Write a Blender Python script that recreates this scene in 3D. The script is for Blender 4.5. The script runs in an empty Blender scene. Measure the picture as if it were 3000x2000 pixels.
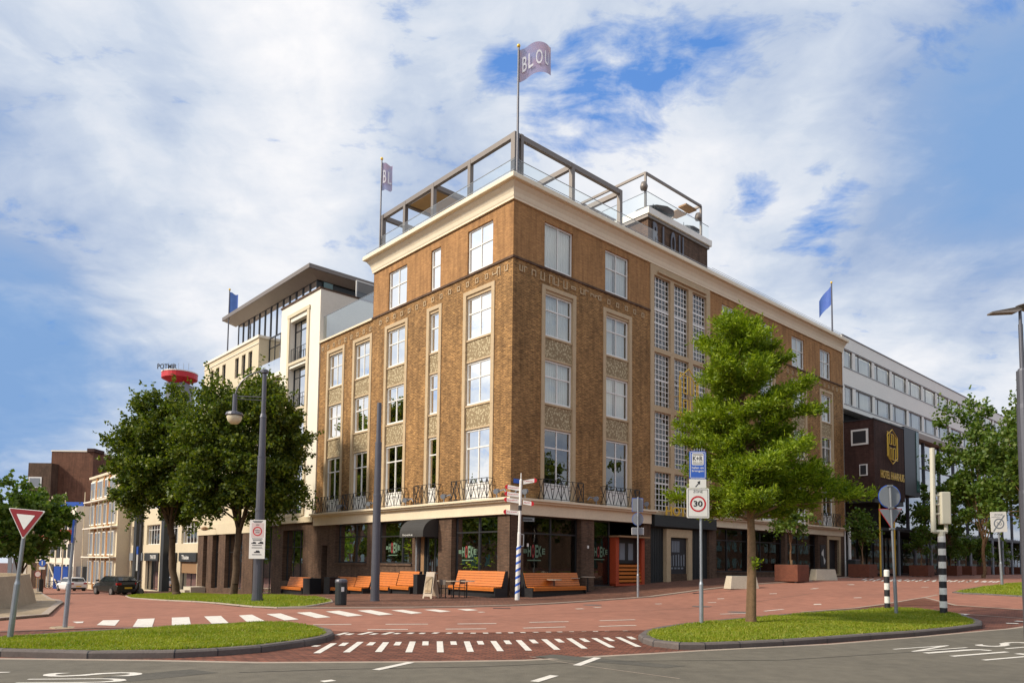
import bpy, bmesh, math, random
import numpy as np
from mathutils import Vector, Matrix
PI=math.pi; R_=math.radians
random.seed(7); rng=np.random.default_rng(7)
scn=bpy.context.scene; col=scn.collection
# ---------------------------------------------------------------- camera model
FPX,CY=2126.7,1507.8; PIT,ROL=R_(3.732),R_(.647); TH=R_(42.407); H=1.6
O=Vector((-.08,33.42,0))
_c,_s=math.cos(PIT),math.sin(PIT)
CF=Vector((0,_c,_s)); _U=Vector((0,-_s,_c)); _R=Vector((1,0,0))
CR=_R*math.cos(ROL)+_U*math.sin(ROL); CU=_U*math.cos(ROL)-_R*math.sin(ROL)
EX=Vector((math.cos(TH),math.sin(TH),0)); EY=Vector((-math.sin(TH),math.cos(TH),0))
CAM=Vector((0,0,H))
def ray(x,y): return CF+CR*((x-1500)/FPX)-CU*((y-CY)/FPX)
def loc(P): d=P-O; return (d.dot(EX),d.dot(EY))
def W(u,v,z=0): return O+EX*u+EY*v+Vector((0,0,z))
UB=[(-400,0),(0,0),(4,.12),(8,.38),(12,.58),(18,.8),(500,.8)]
VB=[(-500,0),(3,0),(8,-.12),(19,-.6),(40,-1.28),(65,-2.0),(100,-2.6),(500,-2.6)]
def zg(u,v):
    return float(np.interp(u,[t[0] for t in UB],[t[1] for t in UB])+np.interp(v,[t[0] for t in VB],[t[1] for t in VB]))
def zw(P): return zg(*loc(P))
def gt(x,y):
    z=0
    for i in range(50):
        d=ray(x,y); g=CAM+d*((z-H)/d.z); z=.5*z+.5*zw(g)
    g.z=zw(g); return g
def at(x,y,yy): d=ray(x,y); return CAM+d*(yy/d.y)
def fl(x,y,u):
    d=ray(x,y); P=CAM+d*((u-(CAM-O).dot(EX))/d.dot(EX)); return loc(P)[1],P.z
def fr(x,y,v):
    d=ray(x,y); P=CAM+d*((v-(CAM-O).dot(EY))/d.dot(EY)); return loc(P)[0],P.z
K=1.27551
# ---------------------------------------------------------------- mesh helper
class MB:
    def __init__(s): s.v=[]; s.f=[]
    def quad(s,*p): i=len(s.v); s.v+=[tuple(q) for q in p]; s.f.append(tuple(range(i,i+len(p)))); return s
    def box(s,x0,y0,z0,x1,y1,z1):
        x0,x1=min(x0,x1),max(x0,x1);y0,y1=min(y0,y1),max(y0,y1);z0,z1=min(z0,z1),max(z0,z1)
        i=len(s.v)
        s.v+=[(x0,y0,z0),(x1,y0,z0),(x1,y1,z0),(x0,y1,z0),(x0,y0,z1),(x1,y0,z1),(x1,y1,z1),(x0,y1,z1)]
        for f in((3,2,1,0),(4,5,6,7),(0,1,5,4),(1,2,6,5),(2,3,7,6),(3,0,4,7)): s.f.append(tuple(i+k for k in f))
        return s
    def cyl(s,p0,p1,r0,r1=None,n=10,cap=True):
        r1=r0 if r1 is None else r1
        p0=Vector(p0);p1=Vector(p1);d=(p1-p0).normalized()
        a=d.orthogonal().normalized();b=d.cross(a);i=len(s.v)
        for p,r in((p0,r0),(p1,r1)):
            for k in range(n):
                t=2*PI*k/n; s.v.append(tuple(p+a*math.cos(t)*r+b*math.sin(t)*r))
        for k in range(n): s.f.append((i+k,i+(k+1)%n,i+n+(k+1)%n,i+n+k))
        if cap: s.f.append(tuple(i+k for k in reversed(range(n)))); s.f.append(tuple(i+n+k for k in range(n)))
        return s
    def tube(s,pts,r,n=8):
        for a,b in zip(pts[:-1],pts[1:]): s.cyl(a,b,r,r,n)
        return s
    def lathe(s,prof,c=(0,0,0),n=16):
        i=len(s.v)
        for r,z in prof:
            for k in range(n):
                t=2*PI*k/n; s.v.append((c[0]+r*math.cos(t),c[1]+r*math.sin(t),c[2]+z))
        for j in range(len(prof)-1):
            for k in range(n): s.f.append((i+j*n+k,i+j*n+(k+1)%n,i+(j+1)*n+(k+1)%n,i+(j+1)*n+k))
        s.f.append(tuple(i+k for k in reversed(range(n)))); m=i+(len(prof)-1)*n; s.f.append(tuple(m+k for k in range(n)))
        return s
    def prism(s,poly,dvec):
        i=len(s.v);n=len(poly);d=Vector(dvec)
        s.v+=[tuple(p) for p in poly]+[tuple(Vector(p)+d) for p in poly]
        s.f.append(tuple(i+k for k in reversed(range(n)))); s.f.append(tuple(i+n+k for k in range(n)))
        for k in range(n): s.f.append((i+k,i+(k+1)%n,i+n+(k+1)%n,i+n+k))
        return s
    def add(s,verts,faces,M=None):
        i=len(s.v)
        s.v+=[tuple(M@Vector(v)) if M else tuple(v) for v in verts]
        s.f+=[tuple(i+k for k in f) for f in faces]; return s
    def xf(s,M): s.v=[tuple(M@Vector(v)) for v in s.v]; return s
    def build(s,name,mat,parent=None,smooth=False,bevel=0,normals=True):
        me=bpy.data.meshes.new(name); me.from_pydata(s.v,[],s.f)
        if normals and len(s.f)<20000:
            bm=bmesh.new(); bm.from_mesh(me); bmesh.ops.recalc_face_normals(bm,faces=bm.faces)
            if bevel: bmesh.ops.bevel(bm,geom=[e for e in bm.edges if len(e.link_faces)==2 and e.calc_face_angle(0)>.5],offset=bevel,segments=2,affect='EDGES',profile=.6)
            bm.to_mesh(me); bm.free()
        if smooth: me.shade_smooth()
        for m in (mat if isinstance(mat,(list,tuple)) else [mat]): me.materials.append(m)
        o=bpy.data.objects.new(name,me); col.objects.link(o)
        if parent: o.parent=parent
        return o
def thing(name,label,cat,P=(0,0,0),rz=0,group=None):
    o=bpy.data.objects.new(name,None); col.objects.link(o); o.empty_display_size=.2
    o.location=P; o.rotation_euler=(0,0,rz); o['label']=label; o['category']=cat
    if group: o['group']=group
    return o
def tag(o,label,cat,group=None): 
    o['label']=label; o['category']=cat
    if group:o['group']=group
    return o
def struct(o,kind='structure'): o['kind']=kind; return o
def copytree(root,P,rz,label,group=None,sc=None):
    def cp(o,par):
        c=o.copy(); col.objects.link(c); c.parent=par
        for ch in list(o.children): cp(ch,c)
        return c
    r=cp(root,None); r.location=P; r.rotation_euler=(0,0,rz); r['label']=label
    if group:r['group']=group
    if sc: r.scale=(sc,sc,sc)
    return r
_tc={}
def textmesh(t,bold=0):
    if (t,bold) in _tc: return _tc[(t,bold)]
    c=bpy.data.curves.new('tmp','FONT'); c.body=t; c.size=1; c.offset=bold; c.resolution_u=3
    o=bpy.data.objects.new('tmp',c); col.objects.link(o); bpy.context.view_layer.update()
    me=bpy.data.meshes.new_from_object(o.evaluated_get(bpy.context.evaluated_depsgraph_get()))
    vs=[tuple(v.co) for v in me.vertices]; fs=[tuple(p.vertices) for p in me.polygons]
    bpy.data.objects.remove(o); bpy.data.curves.remove(c); bpy.data.meshes.remove(me)
    x0=min(v[0] for v in vs);x1=max(v[0] for v in vs);y0=min(v[1] for v in vs);y1=max(v[1] for v in vs)
    vs=[((v[0]-x0)/(x1-x0),(v[1]-y0)/(y1-y0)) for v in vs]
    _tc[(t,bold)]=(vs,fs); return vs,fs
def text(mb,t,org,right,up,w,h,bold=0.0,thick=0,fn=None):
    """text filling a w x h rectangle whose lower-left corner is org"""
    vs,fs=textmesh(t,bold); org=Vector(org);right=Vector(right).normalized();up=Vector(up).normalized()
    P=[org+right*(a*w)+up*(b*h) for a,b in vs]
    if fn: P=[Vector(fn(a,b)) for a,b in vs]
    mb.add(P,fs)
    if thick:
        n=right.cross(up)*thick
        i=len(mb.v); mb.v+=[tuple(p+n) for p in P]; mb.f+=[tuple(i+k for k in f) for f in fs]
        cnt={}
        for f in fs:
            for a,b in zip(f,f[1:]+f[:1]): cnt[(a,b)]=1
        j=i-len(P)
        for (a,b) in cnt:
            if (b,a) not in cnt: mb.f.append((j+a,j+b,i+b,i+a))
    return mb
# ---------------------------------------------------------------- materials
class NT:
    def __init__(s,name):
        s.m=bpy.data.materials.new(name); s.m.use_nodes=True; s.t=s.m.node_tree; s.n=s.t.nodes; s.l=s.t.links
        s.b=s.n['Principled BSDF']; s.out=s.n['Material Output']
    def N(s,typ,**kw):
        n=s.n.new(typ)
        for k,v in kw.items():
            if k in n.inputs.keys() if hasattr(n.inputs,'keys') else False: n.inputs[k].default_value=v
            else: setattr(n,k,v)
        return n
    def L(s,a,b): s.l.new(a,b)
def _mix(nt,fac,a,b,mode='MIX'):
    m=nt.n.new('ShaderNodeMix'); m.data_type='RGBA'; m.blend_type=mode
    for sock,v in ((m.inputs[0],fac),(m.inputs[6],a),(m.inputs[7],b)):
        if isinstance(v,bpy.types.NodeSocket): nt.l.new(v,sock)
        elif isinstance(v,(int,float)): sock.default_value=v
        else: sock.default_value=(*v,1)
    return m.outputs[2]
def _ramp(nt,fac,a,b):
    r=nt.n.new('ShaderNodeMapRange'); r.inputs[1].default_value=a; r.inputs[2].default_value=b; nt.l.new(fac,r.inputs[0]); return r.outputs[0]
def _noise(nt,vec,scale,detail=4,rough=.55):
    n=nt.n.new('ShaderNodeTexNoise'); n.inputs['Scale'].default_value=scale; n.inputs['Detail'].default_value=detail; n.inputs['Roughness'].default_value=rough
    if vec: nt.l.new(vec,n.inputs['Vector'])
    return n.outputs[0]
def mat(name,c,rough=.6,metal=0,var=.18,vs=2.0,bump=0,bs=40,spec=.5,world=False,alpha=None):
    nt=NT(name); tc=nt.n.new('ShaderNodeTexCoord').outputs['Object']
    if world: tc=nt.n.new('ShaderNodeNewGeometry').outputs['Position']
    if var:
        n1=_noise(nt,tc,vs,5,.65); n2=_noise(nt,tc,vs*9,3,.6)
        f=nt.n.new('ShaderNodeMath'); f.operation='ADD'; nt.l.new(n1,f.inputs[0]); nt.l.new(n2,f.inputs[1])
        fac=_ramp(nt,f.outputs[0],.65,1.35)
        lo=tuple(x*(1-var) for x in c); hi=tuple(min(1,x*(1+var)) for x in c)
        nt.l.new(_mix(nt,fac,lo,hi),nt.b.inputs['Base Color'])
    else: nt.b.inputs['Base Color'].default_value=(*c,1)
    nt.b.inputs['Roughness'].default_value=rough; nt.b.inputs['Metallic'].default_value=metal
    nt.b.inputs['Specular IOR Level'].default_value=spec
    if bump:
        b=nt.n.new('ShaderNodeBump'); b.inputs['Strength'].default_value=bump; b.inputs['Distance'].default_value=.01
        nt.l.new(_noise(nt,tc,bs,4),b.inputs['Height']); nt.l.new(b.outputs[0],nt.b.inputs['Normal'])
    return nt.m
def brickmat(name,c1,c2,cm,bw=.22,bh=.07,var=.35,mort=.012,flat=False,bump=.6,world=False,rough=.85,stain=0.3,rot=0):
    nt=NT(name)
    tc=nt.n.new('ShaderNodeTexCoord').outputs['Object']
    if world: tc=nt.n.new('ShaderNodeNewGeometry').outputs['Position']
    if flat:
        mp=nt.n.new('ShaderNodeMapping'); mp.inputs['Rotation'].default_value=(0,0,rot); nt.l.new(tc,mp.inputs[0]); vec=mp.outputs[0]
    else:
        sp=nt.n.new('ShaderNodeSeparateXYZ'); nt.l.new(tc,sp.inputs[0])
        ad=nt.n.new('ShaderNodeMath'); ad.operation='ADD'; nt.l.new(sp.outputs[0],ad.inputs[0]); nt.l.new(sp.outputs[1],ad.inputs[1])
        cb=nt.n.new('ShaderNodeCombineXYZ'); nt.l.new(ad.outputs[0],cb.inputs[0]); nt.l.new(sp.outputs[2],cb.inputs[1]); vec=cb.outputs[0]
    br=nt.n.new('ShaderNodeTexBrick'); nt.l.new(vec,br.inputs['Vector'])
    br.inputs['Color1'].default_value=(*c1,1); br.inputs['Color2'].default_value=(*c2,1); br.inputs['Mortar'].default_value=(*cm,1)
    br.inputs['Scale'].default_value=1; br.inputs['Brick Width'].default_value=bw; br.inputs['Row Height'].default_value=bh
    br.inputs['Mortar Size'].default_value=mort; br.inputs['Mortar Smooth'].default_value=.3; br.inputs['Bias'].default_value=0
    n1=_noise(nt,tc,.55,6,.7); n2=_noise(nt,tc,7,3,.7)
    # streaks along the courses
    mp2=nt.n.new('ShaderNodeMapping'); mp2.inputs['Scale'].default_value=(2.6,2.6,30) if not flat else (3,3,3); nt.l.new(tc,mp2.inputs[0])
    n3=_noise(nt,mp2.outputs[0],1.0,2,.7)
    k=_mix(nt,_ramp(nt,n1,.35,.68),(1-stain,)*3,(1+stain*.4,)*3)
    k2=_mix(nt,_ramp(nt,n2,.3,.7),(1-var*.3,)*3,(1+var*.25,)*3)
    k3=_mix(nt,_ramp(nt,n3,.36,.64),(1-var*.95,)*3,(1+var*.75,)*3)
    c=_mix(nt,1,br.outputs['Color'],k,'MULTIPLY'); c=_mix(nt,1,c,k2,'MULTIPLY'); c=_mix(nt,1,c,k3,'MULTIPLY')
    mp3=nt.n.new('ShaderNodeMapping'); mp3.inputs['Scale'].default_value=(2.5,2.5,.22) if not flat else (.3,.9,1); nt.l.new(tc,mp3.inputs[0])
    n4=_noise(nt,mp3.outputs[0],1.3,5,.6); c=_mix(nt,1,c,_mix(nt,_ramp(nt,n4,.36,.56),(.76,.75,.74),(1.05,1.05,1.04)),'MULTIPLY')
    nt.l.new(c,nt.b.inputs['Base Color']); nt.b.inputs['Roughness'].default_value=rough; nt.b.inputs['Specular IOR Level'].default_value=.3
    bp=nt.n.new('ShaderNodeBump'); bp.inputs['Strength'].default_value=bump; bp.inputs['Distance'].default_value=.012; bp.invert=True
    ad2=nt.n.new('ShaderNodeMath'); ad2.operation='SUBTRACT'; nt.l.new(br.outputs['Fac'],ad2.inputs[0]); nt.l.new(n3,ad2.inputs[1])
    nt.l.new(ad2.outputs[0],bp.inputs['Height']); nt.l.new(bp.outputs[0],nt.b.inputs['Normal'])
    return nt.m
def glassmat(name,tint=(.9,.95,.95),base=.12,rough=.01,boost=1.0,gc=(1,1,1)):
    nt=NT(name); nt.n.remove(nt.b)
    t=nt.n.new('ShaderNodeBsdfTransparent'); t.inputs[0].default_value=(*tint,1)
    g=nt.n.new('ShaderNodeBsdfGlossy'); g.inputs['Roughness'].default_value=rough; g.inputs[0].default_value=(*gc,1)
    lw=nt.n.new('ShaderNodeFresnel'); lw.inputs[0].default_value=1.5
    tc=nt.n.new('ShaderNodeTexCoord').outputs['Object']
    bp=nt.n.new('ShaderNodeBump'); bp.inputs['Strength'].default_value=.12; bp.inputs['Distance'].default_value=.02
    nt.l.new(_noise(nt,tc,1.2,2),bp.inputs['Height']); nt.l.new(bp.outputs[0],g.inputs['Normal'])
    m=nt.n.new('ShaderNodeMath'); m.operation='MULTIPLY_ADD'; m.use_clamp=True; nt.l.new(lw.outputs[0],m.inputs[0]); m.inputs[1].default_value=boost; m.inputs[2].default_value=base
    mx=nt.n.new('ShaderNodeMixShader'); nt.l.new(m.outputs[0],mx.inputs[0]); nt.l.new(t.outputs[0],mx.inputs[1]); nt.l.new(g.outputs[0],mx.inputs[2])
    nt.l.new(mx.outputs[0],nt.out.inputs[0]); return nt.m
def leafmat(name,c1,c2,c3):
    nt=NT(name); nt.n.remove(nt.b)
    pos=nt.n.new('ShaderNodeNewGeometry')
    n1=_noise(nt,pos.outputs['Position'],1.1,3,.6); n2=pos.outputs['Random Per Island']
    c=_mix(nt,_ramp(nt,n1,.35,.65),c1,c2); c=_mix(nt,_ramp(nt,n2,.25,1.0),c,c3)
    d=nt.n.new('ShaderNodeBsdfDiffuse'); nt.l.new(c,d.inputs[0])
    t=nt.n.new('ShaderNodeBsdfTranslucent'); ct=_mix(nt,1,c,(1.25,1.35,.5),'MULTIPLY'); nt.l.new(ct,t.inputs[0])
    g=nt.n.new('ShaderNodeBsdfGlossy'); g.inputs['Roughness'].default_value=.5; g.inputs[0].default_value=(.5,.5,.5,1)
    m=nt.n.new('ShaderNodeMixShader'); m.inputs[0].default_value=.35; nt.l.new(d.outputs[0],m.inputs[1]); nt.l.new(t.outputs[0],m.inputs[2])
    m2=nt.n.new('ShaderNodeMixShader'); m2.inputs[0].default_value=.04; nt.l.new(m.outputs[0],m2.inputs[1]); nt.l.new(g.outputs[0],m2.inputs[2])
    nt.l.new(m2.outputs[0],nt.out.inputs[0]); return nt.m
def emis(name,c,s):
    nt=NT(name); nt.b.inputs['Base Color'].default_value=(*c,1); nt.b.inputs['Emission Color'].default_value=(*c,1); nt.b.inputs['Emission Strength'].default_value=s; return nt.m
def pebblemat():
    nt=NT('mosaic'); tc=nt.n.new('ShaderNodeTexCoord').outputs['Object']
    mp=nt.n.new('ShaderNodeMapping'); mp.inputs['Scale'].default_value=(1,1,.75); nt.l.new(tc,mp.inputs[0])
    v=nt.n.new('ShaderNodeTexVoronoi'); v.inputs['Scale'].default_value=10; nt.l.new(mp.outputs[0],v.inputs[0])
    c=_mix(nt,_ramp(nt,v.outputs['Distance'],.34,.46),(.54,.45,.28),(.27,.195,.105))
    n=_noise(nt,tc,3,3); c=_mix(nt,_ramp(nt,n,.3,.5),_mix(nt,.35,c,(.24,.17,.09)),c)
    nt.l.new(c,nt.b.inputs['Base Color']); nt.b.inputs['Roughness'].default_value=.8
    return nt.m
M={}
M['brick']=brickmat('golden_brick',(.50,.27,.10),(.325,.17,.064),(.22,.135,.065),var=.5,bh=.085,mort=.013)
M['brick_up']=brickmat('orange_brick',(.48,.25,.097),(.395,.20,.08),(.30,.17,.08),var=.22,stain=.16,bump=.3,mort=.008)
M['brick_dk']=brickmat('brown_brick',(.165,.092,.058),(.12,.068,.043),(.10,.07,.05),var=.3)
M['brick_dk2']=brickmat('dark_brown_brick',(.10,.045,.035),(.07,.032,.026),(.06,.035,.03),var=.25)
M['brick_far']=brickmat('far_brown_brick',(.19,.085,.05),(.16,.07,.042),(.17,.09,.06),var=.2,bh=.2,bw=.5)
M['stone']=mat('beige_stone',(.50,.37,.225),.8,var=.14,vs=1.5,bump=.2,bs=60)
M['cream']=mat('cream_plaster',(.82,.71,.53),.7,var=.07,vs=.8)
M['creamtrim']=mat('cream_trim',(.74,.62,.45),.7,var=.09,vs=1.2)
M['mosaic']=pebblemat()
M['white']=mat('white_paint',(.80,.78,.74),.45,var=.04)
M['whitewall']=mat('white_panel',(.84,.81,.74),.6,var=.05,vs=.5)
M['stucco']=mat('stucco',(.80,.73,.62),.8,var=.06,vs=.6)
M['stucco2']=mat('yellow_stucco',(.64,.54,.38),.8,var=.07,vs=.6)
M['pane']=glassmat('window_glass',base=.17,gc=(1,.97,.92))
M['frost']=glassmat('frosted_glass',tint=(.84,.94,.90),base=.20,rough=.1)
M['panedk']=glassmat('shop_glass',tint=(.62,.68,.64),base=.05,boost=.8)
M['panefar']=glassmat('sky_glass',tint=(.5,.6,.6),base=.34)
M['balu']=glassmat('balustrade_glass',tint=(.93,.97,.96),base=.05,boost=.9)
M['curtain']=mat('white_curtain',(.90,.89,.85),.9,var=.05,vs=3)
M['curtain2']=mat('dark_curtain',(.12,.105,.09),.9,var=.3,vs=3)
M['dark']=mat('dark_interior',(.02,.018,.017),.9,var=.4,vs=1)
M['black']=mat('black_metal',(.018,.018,.02),.45,var=.2)
M['blackpanel']=mat('dark_panel',(.022,.026,.028),.5,var=.2)
M['frame']=mat('taupe_metal',(.20,.17,.15),.45,metal=.3,var=.1)
M['greymetal']=mat('grey_metal',(.105,.105,.125),.4,metal=.3,var=.12,vs=3)
M['galv']=mat('galvanised',(.32,.34,.37),.4,metal=.55,var=.15,vs=6)
M['orange']=mat('orange_slat',(.54,.15,.018),.5,var=.16,vs=5)
M['redor']=mat('red_orange_paint',(.40,.055,.015),.5,var=.1)
M['gold']=mat('gold_paint',(.82,.52,.06),.35,metal=.25,var=.05)
M['asphalt']=mat('asphalt',(.125,.108,.080),.9,var=.26,vs=.35,bump=.9,bs=60,world=True)
M['redroad']=mat('red_asphalt',(.29,.12,.076),.9,var=.24,vs=.28,bump=.4,bs=80,world=True)
M['paver']=brickmat('red_pavers',(.25,.088,.052),(.165,.058,.036),(.07,.04,.03),bw=.21,bh=.105,flat=True,world=True,var=.22,mort=.012,rot=.3,stain=.18)
M['pavement']=brickmat('brown_pavers',(.22,.094,.058),(.155,.066,.042),(.085,.048,.034),bw=.21,bh=.105,flat=True,world=True,var=.2,rot=.74,stain=.22)
M['slab']=brickmat('beige_slabs',(.42,.32,.21),(.38,.29,.19),(.24,.18,.12),bw=.3,bh=.3,flat=True,world=True,var=.12,rot=.3)
M['kerb']=mat('kerb_stone',(.12,.098,.088),.85,var=.2,vs=2,bump=.4)
M['kerblt']=mat('light_kerb',(.34,.27,.21),.85,var=.15,vs=2)
M['paint']=mat('road_paint',(.66,.61,.54),.75,var=.22,vs=5,world=True)
M['grass']=mat('grass_ground',(.11,.15,.010),.95,var=.35,vs=1.2,bump=1,bs=30,world=True)
M['blade']=leafmat('grass_blades',(.15,.235,.010),(.25,.31,.012),(.36,.33,.05))
M['leaf_dk']=leafmat('linden_leaf',(.034,.062,.009),(.075,.12,.012),(.19,.22,.02))
M['leaf_br']=leafmat('cypress_leaf',(.075,.135,.006),(.17,.25,.010),(.31,.38,.02))
M['leaf_md']=leafmat('street_leaf',(.05,.11,.014),(.095,.16,.02),(.15,.2,.03))
M['bark']=mat('bark',(.10,.062,.038),.95,var=.4,vs=6,bump=1,bs=25)
M['barklt']=mat('brown_bark',(.21,.125,.065),.95,var=.35,vs=7,bump=1,bs=25)
M['corten']=mat('corten_steel',(.15,.045,.022),.8,var=.35,vs=3)
M['concrete']=mat('pale_concrete',(.52,.46,.36),.85,var=.12,vs=2,bump=.3)
M['wallconc']=mat('beige_concrete',(.36,.29,.205),.85,var=.15,vs=1.2,bump=.4,bs=70)
M['red']=mat('sign_red',(.55,.012,.02),.45,var=0)
M['dkred']=mat('sign_dark_red',(.26,.008,.014),.45,var=0)
M['blue']=mat('sign_blue',(.035,.12,.52),.45,var=0)
M['signwhite']=mat('sign_white',(.78,.76,.72),.5,var=.03)
M['signgrey']=mat('sign_back_grey',(.20,.22,.25),.55,var=.08)
M['signblack']=mat('sign_black',(.02,.02,.025),.5,var=0)
M['pinkgrey']=mat('sign_pinkish',(.62,.50,.48),.5,var=.04)
M['flag']=leafmat('flag_cloth',(.62,.38,.58),(.38,.42,.85),(.45,.43,.75))
M['flagblue']=leafmat('blue_flag_cloth',(.10,.16,.62),(.13,.25,.72),(.11,.2,.66))
M['flagtext']=mat('flag_lettering',(.80,.80,.84),.8,var=0)
M['green']=mat('emblem_green',(.12,.20,.13),.6,var=0)
M['emred']=mat('emblem_red',(.26,.03,.03),.6,var=0)
M['carwhite']=mat('white_car_paint',(.75,.75,.75),.25,var=0)
M['cardark']=mat('dark_car_paint',(.045,.045,.045),.22,metal=.5,var=0)
M['carglass']=mat('car_glass',(.02,.025,.03),.05,var=0,spec=.8)
M['tyre']=mat('tyre_rubber',(.015,.015,.015),.9,var=0)
M['rim']=mat('wheel_rim',(.35,.35,.36),.35,metal=.7,var=0)
M['taillight']=mat('tail_light',(.35,.01,.01),.3,var=0)
M['cafe']=mat('brown_wood',(.30,.17,.08),.6,var=.15,vs=8)
M['tabletop']=mat('table_top',(.46,.37,.28),.4,var=.1)
M['lampglobe']=mat('lamp_globe',(.68,.60,.42),.35,var=.05)
M['beigemetal']=mat('beige_metal',(.56,.53,.43),.5,var=.05)
M['offorange']=brickmat('orange_brick_far',(.55,.24,.06),(.45,.19,.05),(.4,.22,.1),bh=.12,bw=.3)
M['teal']=mat('teal_glass',(.05,.13,.12),.1,var=.3,vs=1,spec=.9)
M['awning']=mat('awning_cloth',(.035,.032,.03),.8,var=.15)
M['soffit']=mat('soffit_wood',(.33,.28,.24),.7,var=.08)
M['woodceil']=mat('terrace_ceiling',(.50,.30,.12),.7,var=.15,vs=4)
# ---------------------------------------------------------------- facade helpers
def fp(F,a,d,z): return (a,-d,z) if F=='R' else (-d,a,z)
def fb(mb,F,a0,a1,d0,d1,z0,z1):
    p=fp(F,a0,d0,z0);q=fp(F,a1,d1,z1); return mb.box(*p,*q)
def wallh(mb,F,a0,a1,z0,z1,d,holes,depth,skipreveal=False):
    A=sorted({a0,a1,*[h[0] for h in holes],*[h[1] for h in holes]}); Z=sorted({z0,z1,*[h[2] for h in holes],*[h[3] for h in holes]})
    A=[a for a in A if a0<=a<=a1]; Z=[z for z in Z if z0<=z<=z1]
    for i in range(len(A)-1):
        for j in range(len(Z)-1):
            ca=(A[i]+A[i+1])/2; cz=(Z[j]+Z[j+1])/2
            if any(h[0]<ca<h[1] and h[2]<cz<h[3] for h in holes): continue
            mb.quad(fp(F,A[i],d,Z[j]),fp(F,A[i+1],d,Z[j]),fp(F,A[i+1],d,Z[j+1]),fp(F,A[i],d,Z[j+1]))
    for (x0,x1,y0,y1) in holes:
        e=d-depth
        mb.quad(fp(F,x0,d,y0),fp(F,x0,e,y0),fp(F,x0,e,y1),fp(F,x0,d,y1))
        mb.quad(fp(F,x1,d,y0),fp(F,x1,e,y0),fp(F,x1,e,y1),fp(F,x1,d,y1))
        mb.quad(fp(F,x0,d,y0),fp(F,x1,d,y0),fp(F,x1,e,y0),fp(F,x0,e,y0))
        mb.quad(fp(F,x0,d,y1),fp(F,x1,d,y1),fp(F,x1,e,y1),fp(F,x0,e,y1))
def curtain(F,a0,a1,z0,z1,d,parent,m,amp=.035,name='curtain',per=.16):
    mb=MB(); n=max(6,int((a1-a0)/per*6)); pts=[]
    for i in range(n+1):
        a=a0+(a1-a0)*i/n; pts.append((a,d+amp*math.sin((a-a0)/per*2*PI)+amp*.5*math.sin((a-a0)*7.3)))
    for (a,e),(b,f) in zip(pts[:-1],pts[1:]): mb.quad(fp(F,a,e,z0),fp(F,b,f,z0),fp(F,b,f,z1),fp(F,a,e,z1))
    return mb.build(name,M[m],parent,normals=False)
def window(root,F,a0,a1,z0,z1,d=-.1,cols=2,trans=.38,kind='curtain',fm='white',pm='pane',fw=.075,opened=False):
    """white casement window: frame mesh > pane, curtain. trans = height share of the top lights"""
    mb=MB(); t=.07
    fb(mb,F,a0,a0+fw,d-t,d,z0,z1); fb(mb,F,a1-fw,a1,d-t,d,z0,z1)
    fb(mb,F,a0+fw,a1-fw,d-t,d,z1-fw,z1); fb(mb,F,a0+fw,a1-fw,d-t,d+.03,z0,z0+fw)
    zt=z1-(z1-z0)*trans; m=fw*.8
    if trans: fb(mb,F,a0+fw,a1-fw,d-t,d-.005,zt-m/2,zt+m/2)
    for k in range(1,cols):
        a=a0+(a1-a0)*k/cols
        zz=[(z0+fw,zt-m/2),(zt+m/2,z1-fw)] if trans else [(z0+fw,z1-fw)]
        for (p,q) in zz: fb(mb,F,a-m/2,a+m/2,d-t,d-.01,p,q)
    w=mb.build('window',M[fm],root)
    g=MB(); g.quad(fp(F,a0+.02,d-.045,z0+.02),fp(F,a1-.02,d-.045,z0+.02),fp(F,a1-.02,d-.045,z1-.02),fp(F,a0+.02,d-.045,z1-.02)); g.build('pane',M[pm],w,normals=False)
    r=random.random()
    if kind=='curtain':
        g0=random.choice([0,.0,.06,.1]); mid=(a0+a1)/2
        if a1-a0>1.2 and g0:
            curtain(F,a0+.03,mid-g0,z0,z1,d-.22,w,'curtain'); curtain(F,mid+g0,a1-.03,z0,z1,d-.22,w,'curtain')
        else: curtain(F,a0+.03,a1-.03,z0,z1,d-.22,w,'curtain')
    elif kind=='side':
        wdt=(a1-a0)*.13
        curtain(F,a0+.05,a0+.05+wdt,z0,z1,d-.25,w,'curtain2',per=.1); curtain(F,a1-.05-wdt,a1-.05,z0,z1,d-.25,w,'curtain2',per=.1)
    return w
# ================================================================ HOTEL
HZ=TH
hotel=thing('hotel_building','golden brick corner hotel with cream cornice, tall stone-framed windows and ground floor cafe','building',O,HZ)
LC={'A':(1.5,3.46),'B':(5.75,6.62),'C':(8.9,10.78)}; LW={'D':(12.68,14.45),'E':(15.93,17.75)}
RC={'a':(2.14,4.13),'b':(6.72,8.67),'c':(18.2,20.1),'d':(22.85,24.8),'e':(27.56,29.5),'f':(32.12,33.95)}
ROWS=[(9.40,11.53),(12.73,14.85)]; Z1=(5.38,8.12); TOPW=(16.13,18.36); SB=15.2
BR=18.8
mb=MB()
strip=lambda c,e=.23:(c[0]-e,c[1]+e,4.58,SB)
wallh(mb,'L',0,12.4,4.3,16.02,0,[strip(c) for c in LC.values()],.14)
mb.build('wall',M['brick'],hotel); mb=MB()
wallh(mb,'R',0,10.58,4.3,16.02,0,[strip(RC[k]) for k in 'ab'],.14); mb.build('wall',M['brick'],hotel); mb=MB()
wallh(mb,'R',16.72,36.05,4.3,16.02,0,[strip(RC[k]) for k in 'cdef'],.14)
mb.build('wall',M['brick'],hotel); mb=MB()
wallh(mb,'L',12.4,19.0,4.3,15.95,-.03,[strip(c) for c in LW.values()],.12)
mb.box(.001,12.4,4.3,.03,12.401,15.95)
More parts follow.
